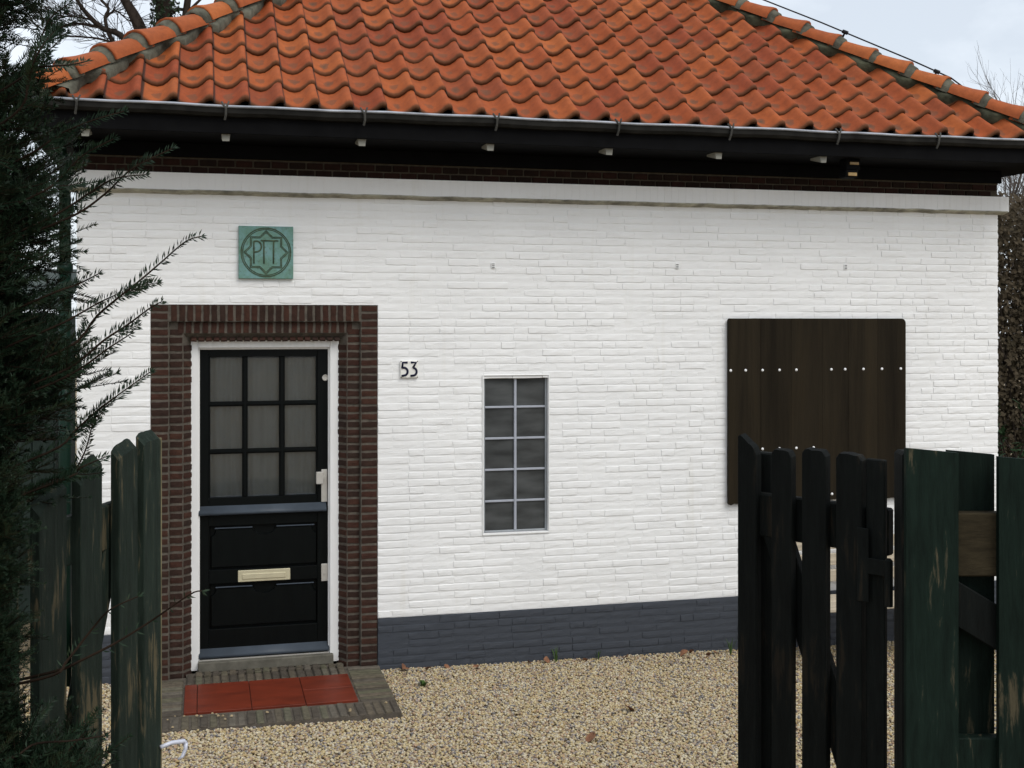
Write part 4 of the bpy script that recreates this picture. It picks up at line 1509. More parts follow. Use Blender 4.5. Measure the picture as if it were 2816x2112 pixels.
p = MB()
rs_ = random.Random(64)
for i in range(20):
    x, y = rs_.uniform(0.45, 1.88), -0.99 + 0.22 * rs_.random()
    r_ = rs_.uniform(0.005, 0.009)
    a0 = rs_.uniform(0, 6.28)
    c_ = Vector((x, y, TOP + 0.006 + r_ * 0.45))
    ring_ = [c_ + Vector((math.cos(a0 + k * 1.257) * r_ * 1.2, math.sin(a0 + k * 1.257) * r_, -r_ * 0.4)) for k in range(5)]
    ring2 = [c_ + Vector((math.cos(a0 + 0.6 + k * 1.257) * r_ * 0.8, math.sin(a0 + 0.6 + k * 1.257) * r_ * 0.7, r_ * 0.5)) for k in range(5)]
    n0 = len(p.v)
    p.v += [tuple(v) for v in ring_ + ring2]
    for k in range(5):
        k2 = (k + 1) % 5
        p.f += [(n0 + k, n0 + k2, n0 + 5 + k), (n0 + k2, n0 + 5 + k2, n0 + 5 + k)]; p.m += [0, 0]
    p.f.append(tuple(n0 + 5 + k for k in range(5))); p.m.append(0)
child(p.build('stray_pebbles', simple('stray_pebble', (0.34, 0.26, 0.15), 0.8, 0.5, 25), None, False, 'stuff'), step)

# ------------------------------------------------------------------ garden bench behind the right gate
bn = empty('garden_bench', (5.35, -0.4, ground_z(5.35, -0.4)), 'weathered wooden garden bench against the wall below the brown shutter', 'bench')
gz = ground_z(5.35, -0.4)
for k in range(4):
    p = MB(); p.bbox(4.74, 6.10, -0.62 + k * 0.105, -0.62 + k * 0.105 + 0.09, gz + 0.415, gz + 0.440, 0.004)
    child(p.build('seat_slat', M['bench_wood']), bn)
for k in range(3):
    p = MB(); p.bbox(4.74, 6.10, -0.175 + k * 0.012, -0.155 + k * 0.012, gz + 0.52 + k * 0.115, gz + 0.605 + k * 0.115, 0.004)
    child(p.build('back_slat', M['bench_wood']), bn)
for x in (4.80, 6.00):
    p = MB(); p.bbox(x, x + 0.055, -0.60, -0.55, gz - 0.02, gz + 0.40, 0.004); child(p.build('leg', M['bench_wood']), bn)
    p = MB(); p.bbox(x, x + 0.055, -0.15, -0.10, gz - 0.02, gz + 0.86, 0.004); child(p.build('leg', M['bench_wood']), bn)
    p = MB(); p.bbox(x + 0.001, x + 0.054, -0.5495, -0.1505, gz + 0.34, gz + 0.41, 0.003); child(p.build('rail', M['bench_wood']), bn)

# ------------------------------------------------------------------ gates and fence
def leaf_frame(p0, d, nrm):
    """local x along the leaf, local -y out of the street face, z up"""
    m = Matrix.Identity(4)
    for r_ in range(3):
        m[r_][0], m[r_][1], m[r_][2], m[r_][3] = d[r_], -nrm[r_], (0, 0, 1)[r_], p0[r_]
    return m
def picket(u0, u1, z0, za, zb, t, cut=0.03, rad=0.012, round_=0.0):
    """upright board; the top runs from za (left) to zb (right) and is cut sloping through its thickness"""
    mb = MB()
    n = 7
    top = []
    for i in range(n + 1):
        q = i / n
        z = za + (zb - za) * q
        e = min(q, 1 - q) * (u1 - u0)
        if e < rad:
            z -= rad * (1 - math.sqrt(max(0, 1 - ((rad - e) / rad) ** 2))) * 0.8
        z -= round_ * (q ** 2)
        top.append((u0 + (u1 - u0) * q, z))
    top = [(u, z + rnd(-0.0018, 0.0014)) for u, z in top]
    c = 0.0025
    out_f = [(u0 + c, z0)] + [(u1 - c, z0)] + [(u, z) for u, z in top[::-1]]
    nf = len(out_f)
    fr = []
    for (u, z) in out_f:
        uu = min(max(u, u0 + c), u1 - c)
        fr.append((uu, 0.0, z))
    md = []
    for (u, z) in out_f:
        uu = u0 if u < u0 + c + 1e-5 else u1 if u > u1 - c - 1e-5 else u
        md.append((uu, c, z + (cut * c / t if z > z0 + 0.01 else 0)))
    bk = [(uu, t, z + (cut * (t - c) / t if z > z0 + 0.01 else 0)) for (uu, y_, z) in md]
    mb.poly(fr + md + bk, [tuple(range(nf)), tuple(range(3 * nf - 1, 2 * nf - 1, -1))]
            + [((i + 1) % nf, i, nf + i, nf + (i + 1) % nf) for i in range(nf)]
            + [(nf + (i + 1) % nf, nf + i, 2 * nf + i, 2 * nf + (i + 1) % nf) for i in range(nf)])
    return mb
def in_leaf(o, root):
    o.parent = root
    return o
def gate_root(name, p0, d, nrm, label):
    g_ = empty(name, (0, 0, 0), label, 'gate')
    g_.matrix_basis = leaf_frame(p0, d, nrm)
    return g_

# left leaf, standing open beside the yew
dL = Vector((0.366, 0.931, 0)).normalized()
nL = Vector((0.931, -0.366, 0)).normalized()
gz0 = 0.70
gl = gate_root('gate', Vector((0.343, -4.548, 0)), dL, nL, 'green weathered picket gate leaf standing open beside the dark yew')
specs = [(-0.235, -0.10, 1.775, 1.815), (0.0, 0.145, 1.816, 1.872), (0.231, 0.366, 1.866, 1.915), (0.463, 0.590, 1.913, 1.938), (0.657, 0.790, 1.940, 1.944)]
for i, (a, b, za, zb) in enumerate(specs):
    pk = picket(a, b, gz0 + 0.08 + rnd(0, 0.02), za, zb, 0.028, 0.030)
    o = in_leaf(pk.build('picket', M['gate']), gl)
    o.rotation_euler = (0, 0, R(rnd(-1, 1)) if i < 4 else 0.0)
p = MB(); p.bbox(0.7885, 0.797, -0.001, 0.027, gz0 + 0.10, 1.945, 0.003)
in_leaf(p.build('edge_batten', M['pale_edge']), gl)
for (z0, z1) in ((1.630, 1.770), (0.74, 0.83)):
    p = MB(); p.bbox(-0.30, 0.78, 0.0285, 0.064, z0, z1, 0.006)
    in_leaf(p.build('rail', M['gate']), gl)
p = MB()
for_ = Matrix.Translation((0.13, 0.030, 0.80)) @ Matrix.Rotation(-math.atan2(0.83, 0.37), 4, 'Y')
p.bbox(0.0, 0.91, 0.0, 0.033, -0.05, 0.05, 0.004, 0, for_)
in_leaf(p.build('brace', M['gate']), gl)
p = MB()                                                # galvanised bolt handle near the foot
p.tube([(0.775, -0.004, 0.915), (0.815, -0.025, 0.917), (0.850, -0.055, 0.912), (0.855, -0.062, 0.90)], 0.0075, 8)
p.tube([(0.853, -0.061, 0.905), (0.850, -0.060, 0.885), (0.838, -0.055, 0.865), (0.825, -0.045, 0.858)], [0.0075, 0.007, 0.006, 0.004], 8)
in_leaf(p.build('bolt_handle', M['bolt'], None, True), gl)

# right leaf, half open
dR = Vector((-0.484, 0.875, 0)).normalized()
nR = Vector((-0.875, -0.484, 0)).normalized()
gr = gate_root('gate', Vector((2.795, -4.694, 0)), dR, nR, 'nearly black picket gate leaf hinged at the right-hand fence')
specs = [(0.475, 0.552, 1.897, 1.955, 0.0), (0.325, 0.400, 1.905, 1.912, 0), (0.200, 0.288, 1.915, 1.921, 0), (0.072, 0.162, 1.912, 1.917, 0)]
for (a, b, za, zb, rr_) in specs:
    pk = picket(a, b, gz0 + 0.08, za, zb, 0.030, 0.004, 0.02, rr_)
    # the picket is built for a right-handed leaf; mirror its faces outwards on this leaf
    o = in_leaf(pk.build('picket', M['gate_dark']), gr)
    o.rotation_euler = (0, 0, R(rnd(-1.5, 1.5)))
for (z0, z1) in ((1.605, 1.752), (0.72, 0.80)):
    p = MB(); p.bbox(0.0, 0.552, 0.031, 0.070, z0, z1, 0.006)
    in_leaf(p.build('rail', M['gate_dark']), gr)
p = MB(); p.bbox(0.455, 0.551, 0.0715, 0.115, gz0 + 0.1, 1.885, 0.005)
in_leaf(p.build('stile', M['gate_dark']), gr)
p = MB(); p.bbox(0.0, 0.066, 0.012, 0.0305, gz0 + 0.1, 1.905, 0.004)
in_leaf(p.build('stile', M['gate_dark']), gr)
p = MB()
for_ = Matrix.Translation((0.085, 0.034, 0.785)) @ Matrix.Rotation(-math.atan2(0.86, 0.34), 4, 'Y')
p.bbox(0.0, 0.92, 0.0, 0.033, -0.05, 0.05, 0.004, 0, for_)
in_leaf(p.build('brace', M['gate_dark']), gr)
p = MB()                                                # strap hinge with a round pin
p.bbox(0.045, 0.085, -0.008, -0.001, 1.46, 1.69, 0.002)
p.bbox(-0.012, 0.050, -0.009, -0.002, 1.55, 1.60, 0.002)
p.tube([(-0.022, -0.004, 1.46), (-0.022, -0.004, 1.60), (-0.022, -0.004, 1.607)], [0.013, 0.013, 0.006], 10)
in_leaf(p.build('hinge', M['gate_dark'], None), gr)

# fence to the right of the gate: boards on alternate faces of the rails, seen square-on
cr, sr = math.cos(R(YAW)), math.sin(R(YAW))
fe = empty('fence', (0, 0, 0), 'dark green board fence with worn paint at the right edge', 'fence')
fe.matrix_basis = leaf_frame(Vector((2.805, -4.805, 0)), Vector((cr, -sr, 0)), Vector((-sr, -cr, 0)))
p = MB(); p.bbox(-0.002, 0.088, 0.020, 0.115, 0.55, 1.940, 0.010)
in_leaf(p.build('post', M['gate_dark']), fe)
def fboard(a, b, za, zb, y0, y1):
    mb = MB(); mb.prism([(a, 0.75), (b, 0.75), (b, zb), (a, za)], y0, y1); return mb
tops = lambda u: 1.954 - 0.092 * min(u, 0.45)
for i, (a, b, back) in enumerate(((0.0, 0.156, 0), (0.150, 0.291, 1), (0.277, 0.42, 0), (0.42, 0.56, 1), (0.56, 0.70, 0), (0.69, 0.83, 1), (0.84, 0.98, 0), (0.97, 1.11, 1), (1.12, 1.26, 0), (1.25, 1.39, 1), (1.40, 1.54, 0))):
    y0 = 0.066 if back else -0.004
    o = in_leaf(fboard(a, b, tops(a), tops(b), y0, y0 + 0.022).build('board', M['fence']), fe)
for (z0, z1, m_) in ((1.566, 1.757, 'bare_wood'), (0.95, 1.08, 'fence')):
    p = MB(); p.bbox(0.090, 1.56, 0.0185, 0.0655, z0, z1, 0.004)
    in_leaf(p.build('rail', M[m_]), fe)
p = MB()
for_ = Matrix.Translation((0.10, 0.0186, 1.52)) @ Matrix.Rotation(math.atan2(0.45, 0.75), 4, 'Y')
p.bbox(0.0, 0.95, 0.0, 0.040, -0.06, 0.06, 0.004, 0, for_)
in_leaf(p.build('brace', M['gate_dark']), fe)

# low shed beyond the yew, left of the house
sh = empty('garden_shed', (-1.6, 2.8, 0), 'low dark green garden shed behind the left corner of the house', 'shed')
p = MB()
for i in range(14):
    p.bbox(-2.6 + i * 0.16, -2.6 + i * 0.16 + 0.152, 2.0, 2.03, -0.1, 2.40, 0.004)
p.box(-2.6, -0.36, 2.031, 3.6, -0.1, 2.38)
child(p.build('wall', M['shed_wood'], kind='stuff'), sh)
p = MB(); p.poly([(-2.75, 1.85, 2.42), (-0.28, 1.85, 2.42), (-0.28, 3.75, 2.75), (-2.75, 3.75, 2.75), (-2.75, 1.85, 2.48), (-0.28, 1.85, 2.48), (-0.28, 3.75, 2.81), (-2.75, 3.75, 2.81)],
                [(0, 3, 2, 1), (4, 5, 6, 7), (0, 1, 5, 4), (1, 2, 6, 5), (2, 3, 7, 6), (3, 0, 4, 7)])
child(p.build('roof', M['felt']), sh)
# ------------------------------------------------------------------ yew
def needles_along(path, rg_, step=0.0055, length=0.024, width=0.0026, start=0.0, tuft=True, density=1.0, up=Vector((0, 0, 1)), tri=False):
    """flat needles in two loose ranks along a path; returns quads"""
    quads = []
    pts = [Vector(p) for p in path]
    segs = [(pts[i], pts[i + 1]) for i in range(len(pts) - 1)]
    total = sum((b - a).length for a, b in segs)
    pos = total * start
    acc = 0.0
    for a, b in segs:
        L = (b - a).length
        if L < 1e-6: continue
        d = (b - a) / L
        side = d.cross(up)
        side = side.normalized() if side.length > 1e-4 else d.orthogonal().normalized()
        nn_ = side.cross(d)
        while pos < acc + L:
            p_ = a + d * (pos - acc)
            for sg in (-1, 1):
                if rg_.random() > density: continue
                ang = rg_.uniform(0.75, 1.15)
                ll = length * rg_.uniform(0.75, 1.15) * (1.0 if pos < total * 0.92 else 0.75)
                dirv = (d * math.cos(ang) + (side * sg * rg_.uniform(0.7, 1.0) + nn_ * rg_.uniform(-0.15, 0.75)).normalized() * math.sin(ang)).normalized()
                w = dirv.cross(nn_ + side * rg_.uniform(-0.5, 0.5))
                w = w.normalized() * width * 0.5 if w.length > 1e-5 else side * width * 0.5
                tip = p_ + dirv * ll + d * ll * 0.12
                mid = p_ + dirv * ll * 0.55
                quads.append((p_ + w, tip, p_ - w) if tri else (p_, mid + w, tip, mid - w))
            pos += step * rg_.uniform(0.75, 1.25)
        acc += L
    if tuft:
        d = (pts[-1] - pts[-2]).normalized()
        for k in range(9):
            o_ = d.orthogonal()
            o_.rotate(Matrix.Rotation(rg_.uniform(0, 6.28), 3, d))
            dirv = (d + o_ * rg_.uniform(0.2, 0.9)).normalized()
            w = dirv.orthogonal().normalized() * width * 0.5
            ll = length * rg_.uniform(0.5, 0.85)
            quads.append((pts[-1] + w, pts[-1] + dirv * ll, pts[-1] - w) if tri else (pts[-1], pts[-1] + dirv * ll * 0.5 + w, pts[-1] + dirv * ll, pts[-1] + dirv * ll * 0.5 - w))
    return quads

def curve_pts(p0, d, length, n, rg_, bend, rise=0.0):
    pts = [Vector(p0)]
    d = Vector(d).normalized()
    for i in range(n):
        d = (d + Vector((rg_.uniform(-bend, bend), rg_.uniform(-bend, bend), rg_.uniform(-bend, bend) + rise))).normalized()
        pts.append(pts[-1] + d * length / n)
    return pts

yew = empty('yew_tree', (-0.05, -4.45, 0.70), 'dark green yew tree filling the left edge, its twigs reaching over the gate', 'tree')
ry = random.Random(5)
AX = Vector((-0.06, -4.42, 0))
mb = MB()
tp = [AX + Vector((0.03 * math.sin(z * 1.3), 0.04 * math.cos(z * 0.9), z)) for z in [0.6 + 0.35 * i for i in range(11)]]
mb.tube(tp, [0.10 - 0.0078 * i for i in range(11)], 10)
child(mb.build('trunk', M['yew_bark'], None, True), yew)

# twig templates (local: along +x, flat spray in xy)
def spray_template(seed):
    rg_ = random.Random(seed)
    main = curve_pts((0, 0, 0), (1, 0, 0.05), rg_.uniform(0.24, 0.36), 6, rg_, 0.10, 0.03)
    q = needles_along(main, rg_, 0.0082, 0.026, 0.0056, 0.08, tri=True)
    tw = MB()
    tw.tube([main[0], main[3], main[6]], [0.0030, 0.0022, 0.0012], 3, 0, False)
    for k in range(rg_.randint(3, 5)):
        i = rg_.randint(1, 4)
        sg = 1 if k % 2 else -1
        st = curve_pts(main[i], (0.75, 0.65 * sg, rg_.uniform(-0.1, 0.2)), rg_.uniform(0.08, 0.17), 4, rg_, 0.12, 0.02)
        q += needles_along(st, rg_, 0.0082, 0.024, 0.0054, 0.05, tri=True)
        tw.tube([st[0], st[4]], [0.0018, 0.001], 3, 0, False)
    V = np.array([v for quad in q for v in quad], dtype=np.float32)
    TV = np.array(tw.v, dtype=np.float32)
    return V, TV, tw.f
temps = [spray_template(700 + i) for i in range(9)]

NV, TVv, TF = [], [], []
def add_spray(pos, d, roll, scale, k):
    V, TV, tf = temps[k]
    d = Vector(d).normalized()
    side = d.cross(Vector((0, 0, 1)))
    side = side.normalized() if side.length > 1e-4 else Vector((1, 0, 0))
    upv = side.cross(d)
    m = Matrix((d, -side, upv)).transposed() @ Matrix.Rotation(roll, 3, 'X')
    A = np.array(m, dtype=np.float32) * scale
    p_ = np.array(pos, dtype=np.float32)
    NV.append(V @ A.T + p_)
    n0 = sum(len(a) for a in TVv) if False else add_spray.n
    TVv.append(TV @ A.T + p_)
    for f in tf:
        TF.append(tuple(n0 + i for i in f))
    add_spray.n += len(TV)
add_spray.n = 0

limbs = MB()
def bough(axis_fn, z, reach, ang, rep_=2, small=1.0):
    d = Vector((math.cos(ang), math.sin(ang), ry.uniform(0.15, 0.7)))
    path = curve_pts(axis_fn(z - 0.12), d, reach, 4, ry, 0.12, 0.04)
    limbs.tube(path, [0.010, 0.008, 0.006, 0.005, 0.003], 4)
    for i in (1, 2, 3, 4):
        for rep in range(rep_ if i > 1 else 1):
            dd = (path[i] - path[i - 1]).normalized() + Vector((ry.uniform(-0.8, 0.8), ry.uniform(-0.8, 0.8), ry.uniform(-0.45, 0.55)))
            add_spray(path[i], dd, ry.uniform(-0.9, 0.9), small * ry.uniform(0.6, 1.0) * (0.8 if i == 4 else 1), ry.randrange(9))
ax1 = lambda z: AX + Vector((0.03 * math.sin(z * 1.3), 0.04 * math.cos(z * 0.9), z))
ax2 = lambda z: Vector((0.185, -4.79, z))
for lvl in range(52):
    z = 0.75 + 3.2 * lvl / 51 + ry.uniform(-0.04, 0.04)
    wide = 1.0 + 0.22 * mnoise.noise(Vector((z * 2.3, 1.7, 0)))
    thin = 1.0 - 0.17 * smooth(2.70, 2.85, z) * (1 - smooth(3.15, 3.40, z))
    wide *= thin
    for k in range(15 if z > 1.8 else 18):
        ang = R(ry.uniform(-120, 60)) if k < 10 or z < 1.8 else ry.uniform(0, 2 * math.pi)
        bough(ax1, z, ry.uniform(0.16, 0.455) * wide * (1.0 if z < 3.2 else 0.8) * (0.42 + 0.58 * smooth(1.72, 2.05, z)), ang, 2, (0.60 + 0.45 * smooth(1.72, 2.0, z)) * (0.2 + 0.8 * thin))
# lower boughs sweeping out in front of the gate
for lvl in range(26):
    z = 0.75 + 1.25 * lvl / 25 + ry.uniform(-0.03, 0.03)
    for k in range(13):
        bough(ax2, z, ry.uniform(0.08, 0.24) * (1.0 if z < 1.22 else 0.40), R(ry.uniform(-150, 50)), 2, 1.0 if z < 1.22 else 0.5)
child(limbs.build('limb', M['yew_bark'], None, True), yew)

V = np.concatenate(NV)
nq = len(V) // 3
me = bpy.data.meshes.new('crown')
TVa = np.concatenate(TVv)
allv = np.concatenate([V, TVa])
me.vertices.add(len(allv))
me.vertices.foreach_set('co', allv.astype(np.float32).ravel())
tq = [f for f in TF if len(f) == 4]
tt = [f for f in TF if len(f) == 3]
off = len(V)
loops = np.concatenate([np.arange(nq * 3, dtype=np.int32), (np.array(tq, dtype=np.int32) + off).ravel(), (np.array(tt, dtype=np.int32).reshape(-1, 3) + off).ravel()])
counts = np.concatenate([np.full(nq, 3), np.full(len(tq), 4), np.full(len(tt), 3)]).astype(np.int32)
me.loops.add(len(loops))
me.loops.foreach_set('vertex_index', loops)
me.polygons.add(len(counts))
me.polygons.foreach_set('loop_start', np.concatenate([[0], np.cumsum(counts)[:-1]]).astype(np.int32))
me.polygons.foreach_set('material_index', np.concatenate([np.zeros(nq), np.ones(len(counts) - nq)]).astype(np.int32))
me.materials.append(M['yew']); me.materials.append(M['yew_bark'])
me.update(calc_edges=True)
me.validate()
o = link('crown', me, None, 'stuff')
child(o, yew)

# long twigs that stand out against the wall
TWIGS = [
    ([(0.419,-4.561,2.264),(0.486,-4.552,2.345),(0.541,-4.601,2.392),(0.601,-4.607,2.442),(0.660,-4.597,2.496),(0.722,-4.647,2.548),(0.764,-4.649,2.563)], 0.55, 3),
    ([(0.408,-4.568,2.202),(0.510,-4.582,2.283),(0.569,-4.574,2.324),(0.631,-4.625,2.370),(0.659,-4.620,2.386)], 0.6, 1),
    ([(0.409,-4.572,2.183),(0.523,-4.567,2.263),(0.578,-4.591,2.299)], 0.7, 0),
    ([(0.384,-4.562,2.320),(0.437,-4.564,2.349),(0.492,-4.555,2.383),(0.541,-4.602,2.405)], 0.8, 0),
    ([(0.371,-4.549,2.407),(0.435,-4.539,2.433),(0.495,-4.589,2.461)], 0.9, 0),
    ([(0.349,-4.557,2.680),(0.393,-4.533,2.722),(0.455,-4.560,2.783),(0.535,-4.605,2.823)], 0.9, 1),
    ([(0.419,-4.561,2.613),(0.508,-4.558,2.678),(0.583,-4.612,2.743),(0.688,-4.629,2.800)], 0.5, 0),
    ([(0.370,-4.543,2.614),(0.478,-4.552,2.688),(0.541,-4.604,2.718),(0.619,-4.606,2.730)], 0.9, 1),
    ([(0.323,-4.536,2.788),(0.392,-4.528,2.842),(0.481,-4.585,2.874),(0.562,-4.597,2.900)], 0.9, 2),
    ([(0.343,-4.776,2.953),(0.373,-4.801,2.967),(0.448,-4.839,2.969),(0.483,-4.812,2.985)], 0.9, 0),
    ([(0.385,-4.566,1.991),(0.432,-4.543,2.037),(0.494,-4.570,2.095),(0.541,-4.606,2.131),(0.630,-4.594,2.197)], 0.9, 4),
    ([(0.421,-4.575,1.916),(0.432,-4.543,1.928),(0.461,-4.561,1.988),(0.481,-4.591,2.059)], 0.95, 2),
    ([(0.405,-4.533,1.911),(0.451,-4.580,1.941),(0.513,-4.581,1.968)], 0.95, 1),
    ([(0.409,-4.878,1.469),(0.446,-4.876,1.503),(0.505,-4.867,1.577),(0.549,-4.914,1.631),(0.614,-4.918,1.660)], 0.08, 0),
    ([(0.416,-4.845,1.471),(0.480,-4.897,1.507),(0.561,-4.903,1.546),(0.643,-4.904,1.594),(0.737,-4.963,1.668),(0.765,-4.955,1.673)], 0.10, 0),
    ([(0.316,-4.890,1.279),(0.373,-4.887,1.309),(0.459,-4.945,1.329),(0.538,-4.947,1.335)], 0.15, 0),
    ([(0.320,-4.765,2.862),(0.347,-4.795,2.939),(0.376,-4.825,3.003),(0.410,-4.788,3.062),(0.462,-4.825,3.083)], 1.0, 4),
    ([(0.300,-4.62,2.96),(0.345,-4.64,3.04),(0.38,-4.66,3.12),(0.43,-4.68,3.16)], 1.0, 3),
]
def resample(pts, n):
    pts = [Vector(p) for p in pts]
    out = []
    m_ = len(pts)
    for i in range(n + 1):
        t = i / n * (m_ - 1)
        k = min(int(t), m_ - 2)
        u = t - k
        p0, p1, p2, p3 = pts[max(k - 1, 0)], pts[k], pts[k + 1], pts[min(k + 2, m_ - 1)]
        out.append(0.5 * ((2 * p1) + (p2 - p0) * u + (2 * p0 - 5 * p1 + 4 * p2 - p3) * u * u + (3 * p1 - p0 - 3 * p2 + p3) * u ** 3))
    return out
for pts, dens, subs in TWIGS:
    pts = [Vector(p) for p in pts]
    back = pts[0] + (AX + Vector((0, 0, pts[0].z - 0.22)) - pts[0])
    if pts[0].y > -5.2:
        pts = [back, pts[0].lerp(back, 0.45) + Vector((0, 0, 0.01))] + pts
    path = resample(pts, 26)
    mb = MB()
    mb.tube(path, [0.0046 - 0.0030 * i / 26 for i in range(27)], 5)
    qs = needles_along(path, ry, 0.0046, 0.026, 0.0040, 0.24, True, min(1.0, dens * 1.05), Vector((-0.25, -0.9, 0.35)))
    for k in range(subs):
        i = ry.randint(11, 19)
        d = (path[i + 1] - path[i]).normalized()
        st = curve_pts(path[i], d + Vector((ry.uniform(0.1, 0.7), ry.uniform(-0.3, 0.1), ry.uniform(-0.5, 0.1))), ry.uniform(0.05, 0.10), 4, ry, 0.1, 0.05)
        mb.tube(st, 0.0014, 4)
        qs += needles_along(st, ry, 0.0042, 0.022, 0.0040, 0.05, True, 1.0, Vector((-0.25, -0.9, 0.35)))
    for q in qs:
        mb.face(q, 1)
    child(mb.build('twig', [M['yew_bark'], M['yew']]), yew)

# ------------------------------------------------------------------ bare trees behind the house
def twigs(mb, p, d, L, r, depth, rg_, spread=0.6, rise=0.05, seg=3):
    n = 3 if depth > 1 else 2
    pts = curve_pts(p, d, L, n, rg_, 0.22, rise)
    mb.tube(pts, [r * (1 - 0.45 * i / n) for i in range(n + 1)], 4 if r > 0.012 else 3, 0, False)
    if depth <= 0: return
    for k in range(rg_.randint(2, 4)):
        i = rg_.randint(1, n)
        dd = (pts[i] - pts[i - 1]).normalized() + Vector((rg_.uniform(-1, 1), rg_.uniform(-1, 1), rg_.uniform(-0.6, 1))) * spread
        twigs(mb, pts[i], dd, L * rg_.uniform(0.5, 0.75), r * 0.55, depth - 1, rg_, spread, rise)

bt = empty('bare_tree', (-0.1, 7.7, 0), 'bare dark tree with fine branches behind the left hip', 'tree')
rb = random.Random(21)
LIMBS = [
    ([(0.25, 7.6, 0.0), (0.22, 7.62, 2.5), (0.12, 7.65, 5.0), (0.06, 7.67, 5.76), (0.0, 7.68, 5.98), (-0.08, 7.70, 6.16), (-0.18, 7.73, 6.33), (-0.27, 7.75, 6.56), (-0.5, 7.8, 7.4), (-0.62, 7.8, 8.6), (-0.5, 7.8, 9.6)], 0.12, 0.012),
    ([(0.18, 7.64, 4.6), (0.0, 7.70, 5.55), (-0.23, 7.74, 5.89), (-0.45, 7.80, 5.98), (-0.62, 7.84, 6.14), (-0.74, 7.87, 6.30), (-0.80, 7.89, 6.47), (-0.95, 7.9, 6.9)], 0.05, 0.012),
    ([(-0.05, 7.72, 5.45), (-0.25, 7.76, 5.70), (-0.33, 7.77, 5.82), (-0.39, 7.78, 5.95), (-0.42, 7.79, 6.12), (-0.38, 7.78, 6.23), (-0.49, 7.81, 6.36), (-0.56, 7.82, 6.51), (-0.6, 7.8, 6.9)], 0.035, 0.010),
    ([(-0.48, 7.81, 5.995), (-0.62, 7.84, 6.02), (-0.79, 7.88, 6.04), (-0.97, 7.93, 6.00), (-1.1, 7.95, 6.05)], 0.022, 0.006),
    ([(-0.25, 7.76, 5.70), (-0.35, 7.77, 5.80), (-0.50, 7.80, 5.85), (-0.65, 7.85, 5.87), (-1.0, 7.94, 5.90), (-1.25, 7.95, 6.0)], 0.018, 0.006),
    ([(-0.56, 7.83, 6.08), (-0.75, 7.87, 6.12), (-0.95, 7.9, 6.13), (-1.1, 7.9, 6.2)], 0.012, 0.004),
    ([(-0.42, 7.79, 6.10), (-0.30, 7.76, 6.20), (-0.16, 7.74, 6.10), (-0.05, 7.7, 6.04)], 0.014, 0.005),
]
trunk_mb, br_mb = MB(), MB()
for li, (pts, r0, r1) in enumerate(LIMBS):
    path = resample(pts, 24)
    rr_ = [r0 + (r1 - r0) * i / 24 for i in range(25)]
    (trunk_mb if li == 0 else br_mb).tube(path, rr_, 8 if li == 0 else 6)
    for i in range(4 if li else 12, 25):
        if rb.random() < (0.85 if li else 0.55):
            d = (path[min(i + 1, 24)] - path[i - 1]).normalized() + Vector((rb.uniform(-1.1, 0.6), rb.uniform(-0.8, 0.8), rb.uniform(-0.7, 1.0)))
            twigs(br_mb, path[i], d, rb.uniform(0.18, 0.42), 0.0068, 2, rb, 0.7)
child(trunk_mb.build('trunk', M['bark'], None, True), bt)
child(br_mb.build('branches', M['bark'], None, True, ), bt)

def leaf_cloud(n, sampler, size, rg_, mat, name, parent, aspect=0.7):
    vs_, fs = [], []
    for i in range(n):
        p_, nrm = sampler(rg_)
        nrm = (nrm + Vector((rg_.uniform(-1, 1), rg_.uniform(-1, 1), rg_.uniform(-1, 1))) * 0.7).normalized()
        a = nrm.orthogonal().normalized()
        a.rotate(Matrix.Rotation(rg_.uniform(0, 6.28), 3, nrm))
        b = nrm.cross(a)
        s_ = size * rg_.uniform(0.6, 1.3)
        k = len(vs_)
        vs_ += [p_ - a * s_ * 0.5, p_ + b * s_ * 0.5 * aspect + nrm * s_ * 0.08, p_ + a * s_ * 0.5, p_ - b * s_ * 0.5 * aspect + nrm * s_ * 0.08]
        fs += [(k, k + 1, k + 2), (k, k + 2, k + 3)]
    me_ = bpy.data.meshes.new(name)
    me_.from_pydata([tuple(v) for v in vs_], [], fs)
    me_.materials.append(mat)
    return child(link(name, me_, None, 'stuff'), parent)

iv = empty('ivy_tree', (0.32, 7.6, 0), 'tree trunk wrapped in dark ivy behind the left hip', 'tree')
mb = MB(); mb.tube([(0.42, 7.55, 0), (0.36, 7.58, 3), (0.30, 7.6, 5.6), (0.27, 7.61, 6.5), (0.24, 7.62, 8.0), (0.30, 7.6, 9.4)], [0.13, 0.12, 0.10, 0.09, 0.05, 0.012], 9)
for zz in (6.6, 7.0, 7.3, 7.7, 8.0, 8.3, 8.6, 8.9, 9.2):
    for q in range(2):
        twigs(mb, Vector((0.26, 7.61, zz)), Vector((rb.uniform(-1, 1), rb.uniform(-1, 1), 0.8)), rb.uniform(0.5, 0.9), 0.016, 3, rb, 0.6)
mb.tube([(0.33, 7.6, 5.2), (0.52, 7.55, 5.9), (0.60, 7.5, 6.5), (0.70, 7.5, 8.0), (0.9, 7.5, 8.8)], [0.06, 0.05, 0.04, 0.018, 0.006], 7)
mb.tube([(0.28, 7.6, 6.1), (0.45, 7.56, 6.22), (0.60, 7.5, 6.2), (0.9, 7.4, 6.5)], [0.03, 0.025, 0.02, 0.01], 6)
child(mb.build('trunk', M['bark'], None, True), iv)
